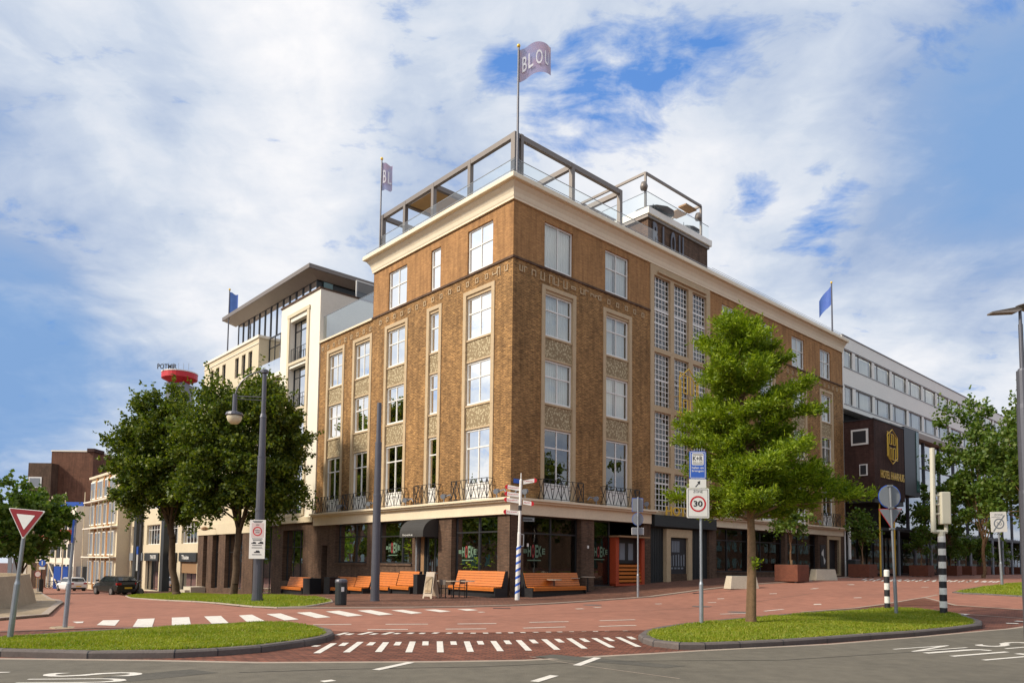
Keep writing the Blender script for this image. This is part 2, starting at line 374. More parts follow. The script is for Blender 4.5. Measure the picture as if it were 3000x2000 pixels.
# end walls
mb.build('wall',M['brick'],hotel); mb=MB(); mb.quad((36.05,0,4.3),(36.05,9,4.3),(36.05,9,BR),(36.05,0,BR)); mb.build('end_wall',M['brick'],hotel); mb=MB(); mb.quad((.03,19,4.3),(9,19,4.3),(9,19,15.95),(.03,19,15.95)); 
mb.build('end_wall',M['brick'],hotel)
mb=MB()
wallh(mb,'L',0,12.4,16.02,BR,-.012,[(a,b,16.13,18.36) for a,b in LC.values()],.14)
mb.build('upper_wall',M['brick_up'],hotel); mb=MB()
wallh(mb,'R',0,10.58,16.02,BR,-.012,[(RC[k][0]-.04,RC[k][1],16.13,18.42) for k in 'ab'],.14)
mb.build('upper_wall',M['brick_up'],hotel); mb=MB()
wallh(mb,'R',16.72,36.05,16.02,BR,-.012,[(*RC[k],16.13,18.36) for k in 'cdef'],.14)
mb.build('upper_wall',M['brick_up'],hotel); mb=MB(); mb.quad((0,12.4,15.95),(9,12.4,15.95),(9,12.4,BR),(0,12.4,BR))
mb.build('upper_wall',M['brick_up'],hotel)
# dark interiors
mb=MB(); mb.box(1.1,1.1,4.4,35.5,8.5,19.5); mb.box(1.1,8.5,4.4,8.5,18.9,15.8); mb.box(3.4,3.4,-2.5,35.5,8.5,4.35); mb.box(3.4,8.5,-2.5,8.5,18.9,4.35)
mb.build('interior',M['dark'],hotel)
mb=MB(); mb.box(.35,.35,4.0,35.6,3.3,4.3); mb.box(.35,3.4,4.0,3.3,18.6,4.3); mb.box(.3,.3,-.4,35.6,3.3,.04); mb.box(.3,3.4,-2,3.3,18.6,-.45)
mb.build('floor_slab',M['dark'],hotel)
# string course, relief frieze
mb=MB()
fb(mb,'L',-.06,12.4,0.001,.06,15.97,16.08); fb(mb,'R',.0,10.56,.001,.06,15.97,16.08); fb(mb,'R',16.74,36.05,.001,.06,15.97,16.08)
mb.build('string_course',M['brick_dk'],hotel)
mb=MB(); r2=random.Random(3)
def relief(F,a0,a1,avoid,sm,z=15.58):
    a=a0
    while a<a1:
        k=r2.choice('sbddosb'); zz=z+r2.uniform(-.03,.03)
        if sm=='s':
            fb(mb,F,a-.11,a+.11,.001,.035,zz-.13,zz-.09);fb(mb,F,a-.11,a+.11,.001,.035,zz+.09,zz+.13)
            fb(mb,F,a-.11,a-.07,.001,.035,zz-.09,zz+.09);fb(mb,F,a+.07,a+.11,.001,.035,zz-.09,zz+.09); a+=.74
        else:
            w=r2.choice([.14,.2,.26]); h=r2.choice([.16,.3,.42])
            fb(mb,F,a-w/2-.04,a-w/2,.001,.04,z-h/2,z+h/2)
            if k in 'dob': fb(mb,F,a+w/2,a+w/2+.04,.001,.04,z-h/2,z+h/2)
            if k in 'dos': fb(mb,F,a-w/2,a+w/2,.001,.04,z+h/2-.05,z+h/2)
            if k in 'ob': fb(mb,F,a-w/2,a+w/2,.001,.04,z-h/2,z-h/2+.05)
            a+=w+r2.choice([.16,.24,.4])
relief('L',.45,1.6,None,'m'); relief('L',1.9,12.2,None,'s'); relief('R',.5,6.0,None,'m'); relief('R',6.2,10.3,None,'s'); relief('R',17.2,35.7,None,'s')
n0=len(mb.v)
mbw=mb; relief('L',12.7,18.8,None,'s',15.5)
mb.v[n0:]=[(x+.035,y,z) for x,y,z in mb.v[n0:]]
mb.build('relief_frieze',M['stone'],hotel)
mb=MB(); fb(mb,'L',12.44,19.05,-.4,.08,15.96,16.08); mb.build('wing_coping',M['creamtrim'],hotel)
# window strips with stone surround
def strip_parts(F,c,top=True,nm='',cols=2,d0=0,rows=ROWS):
    a0,a1=c; e=.23; mb=MB()
    fb(mb,F,a0-e,a0-.001,d0-.12,d0+.05,4.58,SB-.2); fb(mb,F,a1+.001,a1+e,d0-.12,d0+.05,4.58,SB-.2); fb(mb,F,a0-e,a1+e,d0-.12,d0+.05,SB-.2,SB+.0)
    fb(mb,F,a0-.0,a1+.0,d0-.13,d0-.02,SB-.35,SB-.2)
    for z in (7,9.2,12.1):   # joints of the stone blocks
        fb(mb,F,a0-e-.006,a0-.01,d0+.05,d0+.056,z,z+.02); fb(mb,F,a1+.01,a1+e+.006,d0+.05,d0+.056,z,z+.02)
    mb.build('window_surround',M['stone'],hotel)
    for (z0,z1) in ((8.2,9.32),(11.6,12.65)):
        mb=MB(); fb(mb,F,a0,a1,d0-.2,d0-.055,z0+.03,z1-.03); mb.build('spandrel_panel',M['mosaic'],hotel)
        mb=MB(); fb(mb,F,a0,a1,d0-.15,d0-.005,z1-.03,z1+.06); mb.build('sill',M['stone'],hotel); mb=MB(); fb(mb,F,a0,a1,d0-.15,d0-.03,z0-.06,z0+.03); mb.build('lintel',M['stone'],hotel)
for k,c in LC.items():
    n=1 if k=='B' else 2
    strip_parts('L',c,cols=n)
    for i,(z0,z1) in enumerate(ROWS): window(hotel,'L',*c,z0,z1,cols=n,kind='curtain' if not (k=='C' and i==0) else 'side')
    window(hotel,'L',*c,TOPW[0]+.02,TOPW[1],cols=n,trans=.42)
    window(hotel,'L',*c,*Z1,cols=n,trans=.33,kind='side',pm='pane')
for k,c in LW.items():
    strip_parts('L',c,d0=-.03)
    for i,(z0,z1) in enumerate(ROWS): window(hotel,'L',*c,z0,z1,d=-.14,kind='curtain' if i else 'side')
    window(hotel,'L',*c,*Z1,d=-.14,trans=.33,kind='side',pm='panedk')
for k,c in RC.items():
    strip_parts('R',c)
    for i,(z0,z1) in enumerate(ROWS): window(hotel,'R',*c,z0,z1)
    window(hotel,'R',c[0]-(.04 if k in 'ab' else 0),c[1],TOPW[0]+.02,18.42 if k in 'ab' else TOPW[1],trans=0 if k=='a' else .42)
    window(hotel,'R',*c,*Z1,trans=.33,kind='side',pm='pane')
# white panel under the tall first floor windows
for F,cs,d0 in (('L',LC.values(),0),('L',LW.values(),-.03),('R',RC.values(),0)):
    for c in cs:
        mb=MB(); fb(mb,F,c[0],c[1],d0-.2,d0-.09,4.58,5.36); mb.build('door_panel',M['white'],hotel)
# stair windows bay (stone grid + square white glazing bars)
mb=MB(); a=10.58
cx=[(10.93,12.5),(12.84,14.36),(14.78,16.3)]; zs=[(13.99,18.2),(10.63,13.72),(7.17,10.29),(4.62,6.83)]
wallh(mb,'R',10.58,16.72,4.2,BR,.06,[(x0,x1,z0,z1) for x0,x1 in cx for z0,z1 in zs],.26)
mb.quad((10.58,-.06,4.2),(10.58,.3,4.2),(10.58,.3,BR),(10.58,-.06,BR)); mb.quad((16.72,-.06,4.2),(16.72,.3,4.2),(16.72,.3,BR),(16.72,-.06,BR))
fb(mb,'R',11.2,16.2,.061,.2,18.35,18.45)
for x in (10.58,12.5,14.36,16.3): fb(mb,'R',x+.02,x+.33,.061,.066,13.85,13.87); fb(mb,'R',x+.02,x+.33,.061,.066,10.4,10.42)
mb.build('stair_bay_frame',M['stone'],hotel)
for x0,x1 in cx:
    for z0,z1 in zs:
        mb=MB(); nx=5; nz=round((z1-z0)/.31); t=.022
        for i in range(nx+1): fb(mb,'R',*( (x0+(x1-x0)*i/nx-t,x0+(x1-x0)*i/nx+t) ),-.15,-.1,z0,z1)
        for j in range(nz+1):
            z=z0+(z1-z0)*j/nz; w=t if j%5 else .05
            for i in range(nx): fb(mb,'R',x0+(x1-x0)*i/nx+t,x0+(x1-x0)*(i+1)/nx-t,-.148,-.102,z-w,z+w)
        if z0>13:
            for (q0,q1) in ((16.2,16.32),): fb(mb,'R',x0,x1,-.1,-.08,q0,q1)
        w=mb.build('stair_window',M['white'],hotel)
        g=MB(); g.quad(fp('R',x0,-.125,z0),fp('R',x1,-.125,z0),fp('R',x1,-.125,z1),fp('R',x0,-.125,z1)); g.build('pane',M['panedk'],w,normals=False)
# cornice
prof=[(.02,18.78),(.09,18.79),(.09,18.87),(.12,18.93),(.16,19.10),(.25,19.28),(.38,19.42),(.40,19.49),(.58,19.50),(.60,19.53),(.60,19.70),(.55,19.76),(.3,19.80),(-1.2,19.82)]
def sweep(prof,ends,mb):
    rows=[]
    for d,z in prof:
        rows.append([(8,12.4+.62*d,z),(-d,12.4+.62*d,z),(-d,-d,z),(36.04,-d,z),(36.04,9,z)])
    for a,b in zip(rows[:-1],rows[1:]):
        for k in range(4): mb.quad(a[k],a[k+1],b[k+1],b[k])
mb=MB(); sweep(prof,0,mb); mb.quad((-1+1.02,0,18.78),(8,12.4,18.78),(36,9,18.78),(36.04,0,18.78)); mb.build('cornice',M['cream'],hotel)
mb=MB(); mb.quad((.9,.9,19.815),(35.9,.9,19.815),(35.9,9,19.815),(8,9,19.815),(8,12.3,19.815),(.9,12.3,19.815))
mb.box(.5,12.9,15.7,8,18.8,15.9); mb.build('roof',M['greymetal'],hotel)
# gutter rail on the cornice edge
mb=MB(); pts=[(-.52,12.5,19.86),(-.52,-.52,19.86),(36,-.52,19.86)]; mb.tube(pts,.018,5)
mb.tube([(-.3,-.3,19.95),(36,-.3,19.95)],.012,5); mb.tube([(16.5,-.35,20.1),(36,-.35,20.1)],.012,5)
for i in range(60): mb.cyl((i*.6+.1,-.52,19.74),(i*.6+.1,-.3,19.95),.008,n=4)
mb.build('cornice_rail',M['galv'],hotel)
# canopy over the ground floor
def canopy(F,a0,a1,mb,mb2,zb=3.83,e0=0,e1=0):
    fb(mb,F,a0,a1,.0,.16,zb,4.38); fb(mb2,F,a0-e0,a1+e1,0,.34,4.38,4.48); fb(mb2,F,a0-e0,a1+e1,0,.46,4.48,4.585)
mb=MB();mb2=MB()
mb.prism([(-.16,18.95,0),(-.16,-.16,0),(10.5,-.16,0),(10.5,0.02,0),(.0,0.02,0),(.0,18.95,0)],(0,0,.55)); mb.v=[(x,y,z+3.83) for x,y,z in mb.v]
for d,z0,z1 in ((.34,4.382,4.48),(.46,4.482,4.585)):
    k=MB().prism([(-d,18.98,z0),(-d,-d,z0),(10.62+d*.2,-d,z0),(10.62+d*.2,.1,z0),(.03,.1,z0),(.03,18.98,z0)],(0,0,z1-z0)); mb2.add(k.v,k.f)
fb(mb,'R',17.0,35.4,0,.16,3.93,4.38); fb(mb2,'R',17.0,35.5,0,.34,4.382,4.48); fb(mb2,'R',17.0,35.6,0,.46,4.482,4.585)
mb.build('canopy_band',M['creamtrim'],hotel); mb2.build('canopy_ledge',M['creamtrim'],hotel)
# ground floor walls
mb=MB()
gL=[(.85,4.38,.5,3.83),(5.47,7.32,-.3,3.83),(7.8,11.5,1.47,3.83),(12.43,16.25,1.47,3.83),(17.2,17.95,-.8,2.55)]
gR=[(.84,4.84,.42,3.83),(5.83,9.95,.42,3.83),(10.6,16.5,0,4.3),(17.3,21.5,1.15,3.9),(21.7,26.1,1.15,3.9),(26.45,31.3,1.15,3.9),(32.95,34.75,.95,3.62)]
wallh(mb,'L',0,19.0,-2.6,4.35,.02,gL,.42); wallh(mb,'R',0,36.05,-2.6,4.35,.02,gR,.42)
mb.quad((36.05,0,-2),(36.05,4,-2),(36.05,4,4.35),(36.05,0,4.35))
mb.build('ground_floor_wall',M['brick_dk'],hotel)
mb=MB()
fb(mb,'L',7.8,11.5,-.05,.09,1.36,1.47); fb(mb,'L',12.43,16.25,-.05,.09,1.36,1.47); fb(mb,'R',17.3,31.3,-.05,.07,1.07,1.15); 
mb.build('window_ledge',M['brick_dk'],hotel)
# shop windows
def shopwin(F,a0,a1,z0,z1,cols,zt,d=-.28,name='shop_window'):
    mb=MB(); fw=.07
    fb(mb,F,a0,a1,d-.08,d,z1-fw,z1); fb(mb,F,a0,a1,d-.08,d,z0,z0+fw); fb(mb,F,a0,a0+fw,d-.079,d-.001,z0+fw,z1-fw); fb(mb,F,a1-fw,a1,d-.079,d-.001,z0+fw,z1-fw)
    for c in cols: fb(mb,F,c-.05,c+.05,d-.078,d-.002,z0+fw,z1-fw)
    if zt: fb(mb,F,a0+fw,a1-fw,d-.082,d+.015,zt-.035,zt+.035)
    w=mb.build(name,M['black'],hotel)
    g=MB(); g.quad(fp(F,a0,d-.05,z0),fp(F,a1,d-.05,z0),fp(F,a1,d-.05,z1),fp(F,a0,d-.05,z1)); g.build('pane',M['panedk'],w,normals=False)
    return w
def emblem(F,w,a,z,s=1.0,d=-.3,clip=None):
    """round cafe emblem: tall green and red letters swelling in the middle, hung behind the glass"""
    mb=MB(); mr=MB(); L=[('B',.32,.36),('H',.82,.30),('O',1.06,.30),('E',1.0,.28),('K',.82,.3),('E',.46,.3)]
    tw=sum(x[2] for x in L)+.05*5; k=s*1.45/tw; x=-tw*k/2
    sg=-1 if F=='L' else 1
    for i,(ch,h,wd) in enumerate(L):
        q=mr if i==2 else mb; wd*=k; h*=s*.62
        if F=='L': text(q,ch,(-(d+.02),a-(x),z-h/2),(0,-1,0),(0,0,1),wd,h,bold=.03)
        else: text(q,ch,(a+x,-(d+.02),z-h/2),(1,0,0),(0,0,1),wd,h,bold=.03)
        x+=wd+.05*k
    if F=='L': mb.box(-(d+.01),a-.45*s,z-.46*s,-(d+.012),a+.45*s,z-.41*s)
    else: mb.box(a-.45*s,-(d+.01),z-.46*s,a+.45*s,-(d+.012),z-.41*s)
    mb.build('emblem',M['green'],w,normals=False); mr.build('emblem_letter',M['emred'],w,normals=False)
w=shopwin('L',.85,4.38,.5,3.83,[2.55],3.06); emblem('L',w,3.45,2.1,.95)
w=shopwin('L',7.8,11.5,1.47,3.83,[9.2],3.0); emblem('L',w,10.15,2.35,.95)
w=shopwin('L',12.43,16.25,1.47,3.83,[14.2],3.05)
w=shopwin('R',.84,4.84,.42,3.83,[2.95],3.0); emblem('R',w,1.85,2.15,1.0)
w=shopwin('R',5.83,7.42,.42,3.83,[],None); emblem('R',w,6.6,2.2,.9)
for a0,a1,cs in ((17.3,21.5,[19.0]),(21.7,26.1,[23.2]),(26.45,31.3,[28.6])): shopwin('R',a0,a1,1.15,3.9,cs,3.15)
# cafe door, stone post next to it, stoop
mb=MB(); fb(mb,'L',5.5,5.6,-.34,-.26,.05,3.0);fb(mb,'L',6.75,6.85,-.34,-.26,.05,3.0);fb(mb,'L',5.6,6.75,-.34,-.26,2.9,3.0)
fb(mb,'L',6.1,6.2,-.33,-.27,.05,2.9); fb(mb,'L',5.6,6.75,-.33,-.27,.95,1.03); fb(mb,'L',5.6,6.75,-.33,-.27,.05,.3)
dr=mb.build('door',M['blackpanel'],hotel)
g=MB(); g.quad(fp('L',5.6,-.3,.3),fp('L',6.75,-.3,.3),fp('L',6.75,-.3,2.9),fp('L',5.6,-.3,2.9)); g.build('pane',M['panedk'],dr,normals=False)
g=MB(); g.cyl(fp('L',6.25,-.2,.9),fp('L',6.25,-.2,1.6),.02,n=6); g.build('handle',M['galv'],dr)
mb=MB(); fb(mb,'L',6.86,7.32,-.35,-.2,.0,3.4); fb(mb,'L',6.9,7.25,-.19,-.17,.75,2.6); mb.build('door_side_panel',M['blackpanel'],hotel)
mb=MB(); fb(mb,'L',6.95,7.25,-.168,-.15,.8,3.0); 
mb.build('wood_panel',M['cafe'],hotel)
mb=MB(); fb(mb,'L',7.32,7.44,-.2,.06,-.3,3.1); mb.build('downpipe',M['galv'],hotel)
mb=MB(); fb(mb,'L',5.45,7.7,.02,.55,-.5,.02); mb.build('door_step',M['brick_dk'],hotel)
mb=MB()   # curved awning over the cafe door
n=8; a0,a1=5.5,7.6
P=[(.03+.95*math.sin(PI/2*i/n),3.05+.78*math.cos(PI/2*i/n)) for i in range(n+1)]+[(.98,2.85)]
for (d,z),(e,y) in zip(P[:-1],P[1:]): mb.quad(fp('L',a0,d,z),fp('L',a1,d,z),fp('L',a1,e,y),fp('L',a0,e,y))
for a in (a0,a1): mb.quad(*[fp('L',a,d,z) for d,z in P],fp('L',a,.03,2.85))
mb.build('awning',M['awning'],hotel)
mb=MB(); text(mb,'hoeke',fp('L',7.3,.99,2.92),(0,-1,0),(0,0,1),.9,.1); mb.build('awning_lettering',M['signwhite'],hotel,normals=False)
# takeaway window booth with orange sides
mb=MB(); fb(mb,'R',7.45,7.72,-.3,.12,.42,3.0); fb(mb,'R',9.65,9.92,-.3,.12,.42,3.0); fb(mb,'R',7.45,9.92,-.3,.1,.42,.55)
bo=mb.build('serving_hatch',M['redor'],hotel)
mb=MB()
for i in range(5): fb(mb,'R',7.72,9.65,-.1,.1-i*.03,.62+i*.2,.75+i*.2)
mb.build('slat_front',M['orange'],bo)
mb=MB(); fb(mb,'R',7.35,10.0,-.3,.45,3.0,3.08); mb.build('hatch_roof',M['cafe'],bo)
mb=MB(); fb(mb,'R',7.72,9.65,-.3,-.18,1.62,2.98); mb.build('hatch_board',M['black'],bo)
mb=MB(); fb(mb,'R',8.1,8.55,-.178,-.16,1.8,2.7); fb(mb,'R',8.85,9.25,-.178,-.16,1.8,2.7); mb.build('menu_board',M['signgrey'],bo)
# hotel entrance: dark panels, stone door frame, poster, HOTEL letters
mb=MB(); fb(mb,'R',10.6,16.5,-.5,-.15,.0,4.3); fb(mb,'R',10.62,16.9,.0,.3,3.72,4.36)
for i in range(8): fb(mb,'R',10.7+i*.16,10.78+i*.16,-.149,-.13,.6,3.7)
for i in range(11): fb(mb,'R',14.7+i*.16,14.78+i*.16,-.149,-.13,.6,3.7)
mb.build('entrance_panel',M['blackpanel'],hotel)
mb=MB(); fb(mb,'R',12.0,12.4,-.149,.1,.3,3.15); fb(mb,'R',14.15,14.55,-.149,.1,.3,3.15); fb(mb,'R',12.0,14.55,-.148,.11,3.15,3.62)
mb.build('door_frame',M['stone'],hotel)
mb=MB(); fb(mb,'R',12.4,14.15,-.145,-.02,.3,1.05); mb.build('door_base',M['brick_dk'],hotel)
pz=MB(); fb(pz,'R',12.4,14.15,-.145,-.06,1.05,3.15); po=pz.build('poster',M['signblack'],hotel)
mb=MB(); rr=random.Random(5)
for i in range(5): fb(mb,'R',12.7+i*.16,12.82+i*.16,-.059,-.05,2.3,2.95)
for i in range(6): fb(mb,'R',12.55+i*.26,12.66+i*.26,-.059,-.05,1.5,1.9+rr.random()*.3)
for i in range(4): fb(mb,'R',12.6+i*.34,12.82+i*.34,-.059,-.05,1.32,1.42)
mb.build('poster_picture',M['signgrey'],po)
mb=MB(); text(mb,'HOTEL',(11.55,-.34,4.36),(1,0,0),(0,0,1),2.9,.52,bold=.01,thick=.05); mb.build('hotel_lettering',M['gold'],hotel)
# yellow emblem of vertical rods on the stair bay
def hexemblem(mb,a,d,z0,z1,w,F='R',r=.035):
    h=z1-z0; L=lambda x,y:fp(F,a+x*w/2,d,z0+y*h)
    ring=[(-1,.2),(-1,.8),(-.35,.93),(0,1),(.35,.93),(1,.8),(1,.2),(.35,.07),(0,0),(-.35,.07),(-1,.2)]
    mb.tube([L(*p) for p in ring],r,5); mb.tube([L(-.85,.22),L(-.85,.78)],r,5); mb.tube([L(.85,.22),L(.85,.78)],r,5)
    mb.tube([L(-1,.9),L(-.2,.86),L(.2,.86),L(1,.74)],r*.8,5); mb.tube([L(-1,.24),L(-.2,.12),L(1,.12),L(1,.26)],r*.8,5); mb.tube([L(-.85,.9),L(-1,.8)],r,5)
    mb.tube([L(-.55,.85),L(-.55,.56),L(-.15,.56),L(-.15,.86)],r,5); mb.tube([L(.15,.86),L(.15,.56),L(.55,.56),L(.55,.82)],r,5)
    mb.tube([L(-.55,.12),L(-.55,.45),L(-.15,.45),L(-.15,.12)],r,5); mb.tube([L(.15,.12),L(.15,.45),L(.55,.45),L(.55,.13)],r,5)
mb=MB(); hexemblem(mb,13.6,.55,9.6,13.1,1.9)
for x in (12.9,14.3): mb.cyl((x,-.05,11.4),(x,-.55,11.4),.02,n=5)
mb.build('rod_emblem',M['gold'],hotel)
# right end: door in stone frame, round poster, downpipe
mb=MB(); fb(mb,'R',32.7,32.95,-.1,.08,.85,3.62); fb(mb,'R',34.75,35.0,-.1,.08,.85,3.62); fb(mb,'R',32.7,35.0,-.1,.09,3.62,3.9); fb(mb,'R',32.95,34.75,-.1,.07,.85,.98)
mb.build('door_frame',M['stone'],hotel)
mb=MB(); fb(mb,'R',32.95,34.75,-.4,-.3,.98,3.62); mb.build('blue_door',M['signblack'],hotel)
mb=MB(); fb(mb,'R',31.55,32.4,.021,.05,1.5,3.2); p=mb.build('wall_poster',M['black'],hotel)
mb=MB(); mb.prism([fp('R',31.9+.22*math.sin(i*.7)+(.2 if i<6 else 0),.052,1.7+.12*i) for i in range(11)],(0,-.004,0)); mb.build('poster_drawing',M['signwhite'],p)
mb=MB(); mb.cyl((35.7,-.12,.2),(35.7,-.12,4.4),.06,n=8); mb.build('downpipe',M['white'],hotel)
mb=MB()
for F,cc in (('R',(1.05,5.3)),): 
    for a in cc: fb(mb,F,a,a+.1,.02,.05,2.35,2.5)
mb.build('wall_plate',M['signwhite'],hotel)
# balcony railings with crossed bars
def railing(F,a0,a1,d=.42,z0=4.6,h=.98):
    mb=MB(); t=.016
    def bar(p,q,r=t): mb.cyl(fp(F,*p),fp(F,*q),r,n=4)
    for z in (z0+.05,z0+h): bar((a0,d,z),(a1,d,z),.02); bar((a0,.03,z),(a0,d,z),.02); bar((a1,.03,z),(a1,d,z),.02)
    n=max(3,round((a1-a0)/.42)); w=(a1-a0)/n
    for i in range(n+1): 
        if i%3==0 or i in(0,n): bar((a0+i*w,d,z0),(a0+i*w,d,z0+h),.022)
    for i in range(n):
        x0,x1=a0+i*w,a0+(i+1)*w
        if i%3!=1: bar((x0,d,z0+.05),(x1,d,z0+h)); bar((x1,d,z0+.05),(x0,d,z0+h))
        else: bar((x0,d,z0+h),((x0+x1)/2,d,z0+.05)); bar(((x0+x1)/2,d,z0+.05),(x1,d,z0+h)); mb.lathe([(.05,-.02),(.05,.02)],fp(F,(x0+x1)/2,d,z0+h*.55),6)
    for a in (a0,a1): bar((a,.05,z0+.05),(a,d,z0+h)); bar((a,d,z0+.05),(a,.05,z0+h))
    return mb.build('balcony_railing',M['black'],hotel)
for a0,a1 in ((1.2,3.95),(5.3,7.2),(8.4,11.1),(12.2,14.7),(15.4,18.6)): railing('L',a0,a1)
for a0,a1 in ((1.75,4.55),(6.3,9.1),(17.9,20.4),(31.8,34.2)): railing('R',a0,a1)
# floodlights standing on the ledge
for F,a in (('L',.55),('L',4.6),('L',8.0),('L',11.7),('L',15.1),('R',5.6),('R',9.8),('R',21.4),('R',30.8),('R',.6)):
    mb=MB(); c=fp(F,a,.36,4.86); mb.cyl(Vector(c)+Vector((-.16,-.1,.0)),Vector(c)+Vector((.16,.1,.06)),.13,.11,n=10); mb.cyl((c[0],c[1],4.585),c,.035,n=6); mb.tube([c,fp(F,a-.45,.3,4.95),fp(F,a-.6,.3,4.78)],.03,6)
    mb.build('floodlight',M['signgrey'],hotel)
# rooftop tower with letters
tw=[(11.59,.9),(18.3,.9)]; mb=MB(); mb.box(11.75,1.0,19.7,18.1,6.5,22.35); mb.build('roof_tower_wall',M['brick_dk'],hotel)
mb=MB(); mb.box(11.55,.8,22.4,18.35,6.7,22.78); mb.build('tower_coping',M['whitewall'],hotel)
mb=MB(); mb.box(11.6,.9,22.2,18.2,6.6,22.4); mb.build('tower_eaves',M['frame'],hotel)
mb=MB()
for ch,a,w_ in (('B',12.1,.48),('L',13.05,.42),('O',13.9,.48),('U',14.75,.5)): text(mb,ch,(a,.93,20.55),(1,0,0),(0,0,1),w_,1.5,bold=.03,thick=.06)
mb.v=[(x,y if True else y,z) for x,y,z in mb.v]; mb.build('tower_lettering',M['greymetal'],hotel)
# ---------------------------------------------------------------- roof terrace things
pg=thing('roof_pergola','taupe steel frame pergola edging the roof terrace above the white cornice','pergola',O,HZ)
def beam(mb,p,q,w=.16,h=.16):
    p=Vector(p);q=Vector(q);d=(q-p).normalized(); up=Vector((0,0,1)) if abs(d.z)<.9 else Vector((0,1,0)); s=d.cross(up).normalized();u=s.cross(d)
    P=[p+s*(a*w/2)+u*(b*h/2) for a,b in((-1,-1),(1,-1),(1,1),(-1,1))]; mb.prism(P,q-p)
t=22.35
for k,(x,y) in enumerate([(.35,.35),(.35,3.75),(.35,6.95),(.35,9.7),(.35,12.05),(4.4,.35),(8.3,.35),(4.3,6.95),(4.3,9.7),(4.3,12.05)]):
    mb=MB(); w=.11 if k else .14; mb.box(x-w,y-w,19.8,x+w,y+w,t-.0); mb.build('post',M['frame'],pg)
mb=MB(); mb.box(.62,.2,19.8,.8,.5,t+.02); mb.build('post',M['frame'],pg)
for p,q in [((.35,.5,t-.1),(.35,12.2,t-.1)),((.5,.35,t-.1),(8.42,.35,t-.1)),((4.4,.5,t-.12),(4.4,4.6,t-.12)),((8.3,.5,t-.12),(8.3,4.4,t-.12)),((.5,6.95,t-.12),(4.3,6.95,t-.12)),((.5,9.7,t-.13),(4.3,9.7,t-.13)),((.5,12.05,t-.12),(4.3,12.05,t-.12)),((4.3,6.8,t-.1),(4.3,12.2,t-.1))]:
    mb=MB(); beam(mb,p,q,.2,.26); mb.build('beam',M['frame'],pg)
mb=MB(); mb.box(.6,7.1,t-.16,4.1,9.6,t-.1); mb.build('wood_ceiling',M['woodceil'],pg)
gb=thing('glass_balustrade','clear glass balustrade with thin rail round the roof terrace','balustrade',O,HZ)
def glassrun(root,pts,z0,z1,gm='balu'):
    for p,q in zip(pts[:-1],pts[1:]):
        mb=MB(); mb.quad((*p,z0),(*q,z0),(*q,z1),(*p,z1)); mb.build('pane',M[gm],root,normals=False)
        mb=MB(); mb.tube([(*p,z1),(*q,z1)],.022,6); mb.build('rail',M['galv'],root)
glassrun(gb,[(.15,12.2),(.15,9.2),(.15,6.2),(.15,3.2),(.15,.15),(3.3,.15),(6.4,.15),(9.6,.15),(11.5,.15)],19.85,20.95)
gb2=thing('glass_balustrade','frosted glass balustrade above the lower brick wing','balustrade',O,HZ)
glassrun(gb2,[(.2,18.95),(.2,16.8),(.2,14.6),(.2,12.45)],16.0,17.8,'frost')
up=thing('roof_frame','thin steel frame with heaters standing over the upper roof deck','steel frame',O,HZ)
uz=25.0
for (x,y) in ((11.7,1.15),(17.6,1.15),(11.7,6.3),(17.6,6.3)):
    mb=MB(); mb.box(x-.06,y-.06,22.78,x+.06,y+.06,uz); mb.build('post',M['frame'],up)
for p,q in (((11.7,1.15,uz),(17.6,1.15,uz)),((11.7,1.15,uz),(11.7,6.3,uz)),((17.6,1.15,uz),(17.6,6.3,uz)),((11.7,6.3,uz),(17.6,6.3,uz))):
    mb=MB(); beam(mb,p,q,.12,.14); mb.build('beam',M['frame'],up)
mb=MB(); mb.box(16.3,1.4,uz-.25,17.5,2.0,uz-.15); mb.box(16.5,2.2,uz-.25,17.5,3,uz-.2); mb.build('heater_panel',M['cafe'],up)
for x in (11.55,17.3):
    mb=MB(); mb.lathe([(.05,.28),(.16,.25),(.24,0),(.2,-.18),(.05,-.25)],(x,1.15,24.1 if x<12 else 24.15),12); mb.cyl((x,1.15,24.1),(x+.15,1.15,24.1),.03,n=6); mb.build('spotlight',M['frame'],up,smooth=True)
gb3=thing('glass_balustrade','clear glass balustrade round the highest roof deck on the brick tower','balustrade',O,HZ)
glassrun(gb3,[(11.6,6.2),(11.6,3.5),(11.6,.95),(14,.95),(16.2,.95),(18.2,.95)],22.8,23.75)
for x,y,s,lb in ((13.2,1.7,1,'grey parasol top behind the glass of the highest roof deck, left one'),(16.6,1.8,.8,'grey parasol top behind the glass of the highest roof deck, right one')):
    p=thing('parasol',lb,'parasol',W(x,y,22.8),0,'grey parasols on the roof deck')
    mb=MB(); mb.cyl((0,0,0),(0,0,1.0),.03,n=6); mb.build('pole',M['galv'],p)
    mb=MB(); mb.lathe([(1.3*s,.3),(1.1*s,.42),(.6*s,.6),(.05,.72)],(0,0,0),12); mb.build('canopy',M['signgrey'],p,smooth=True)
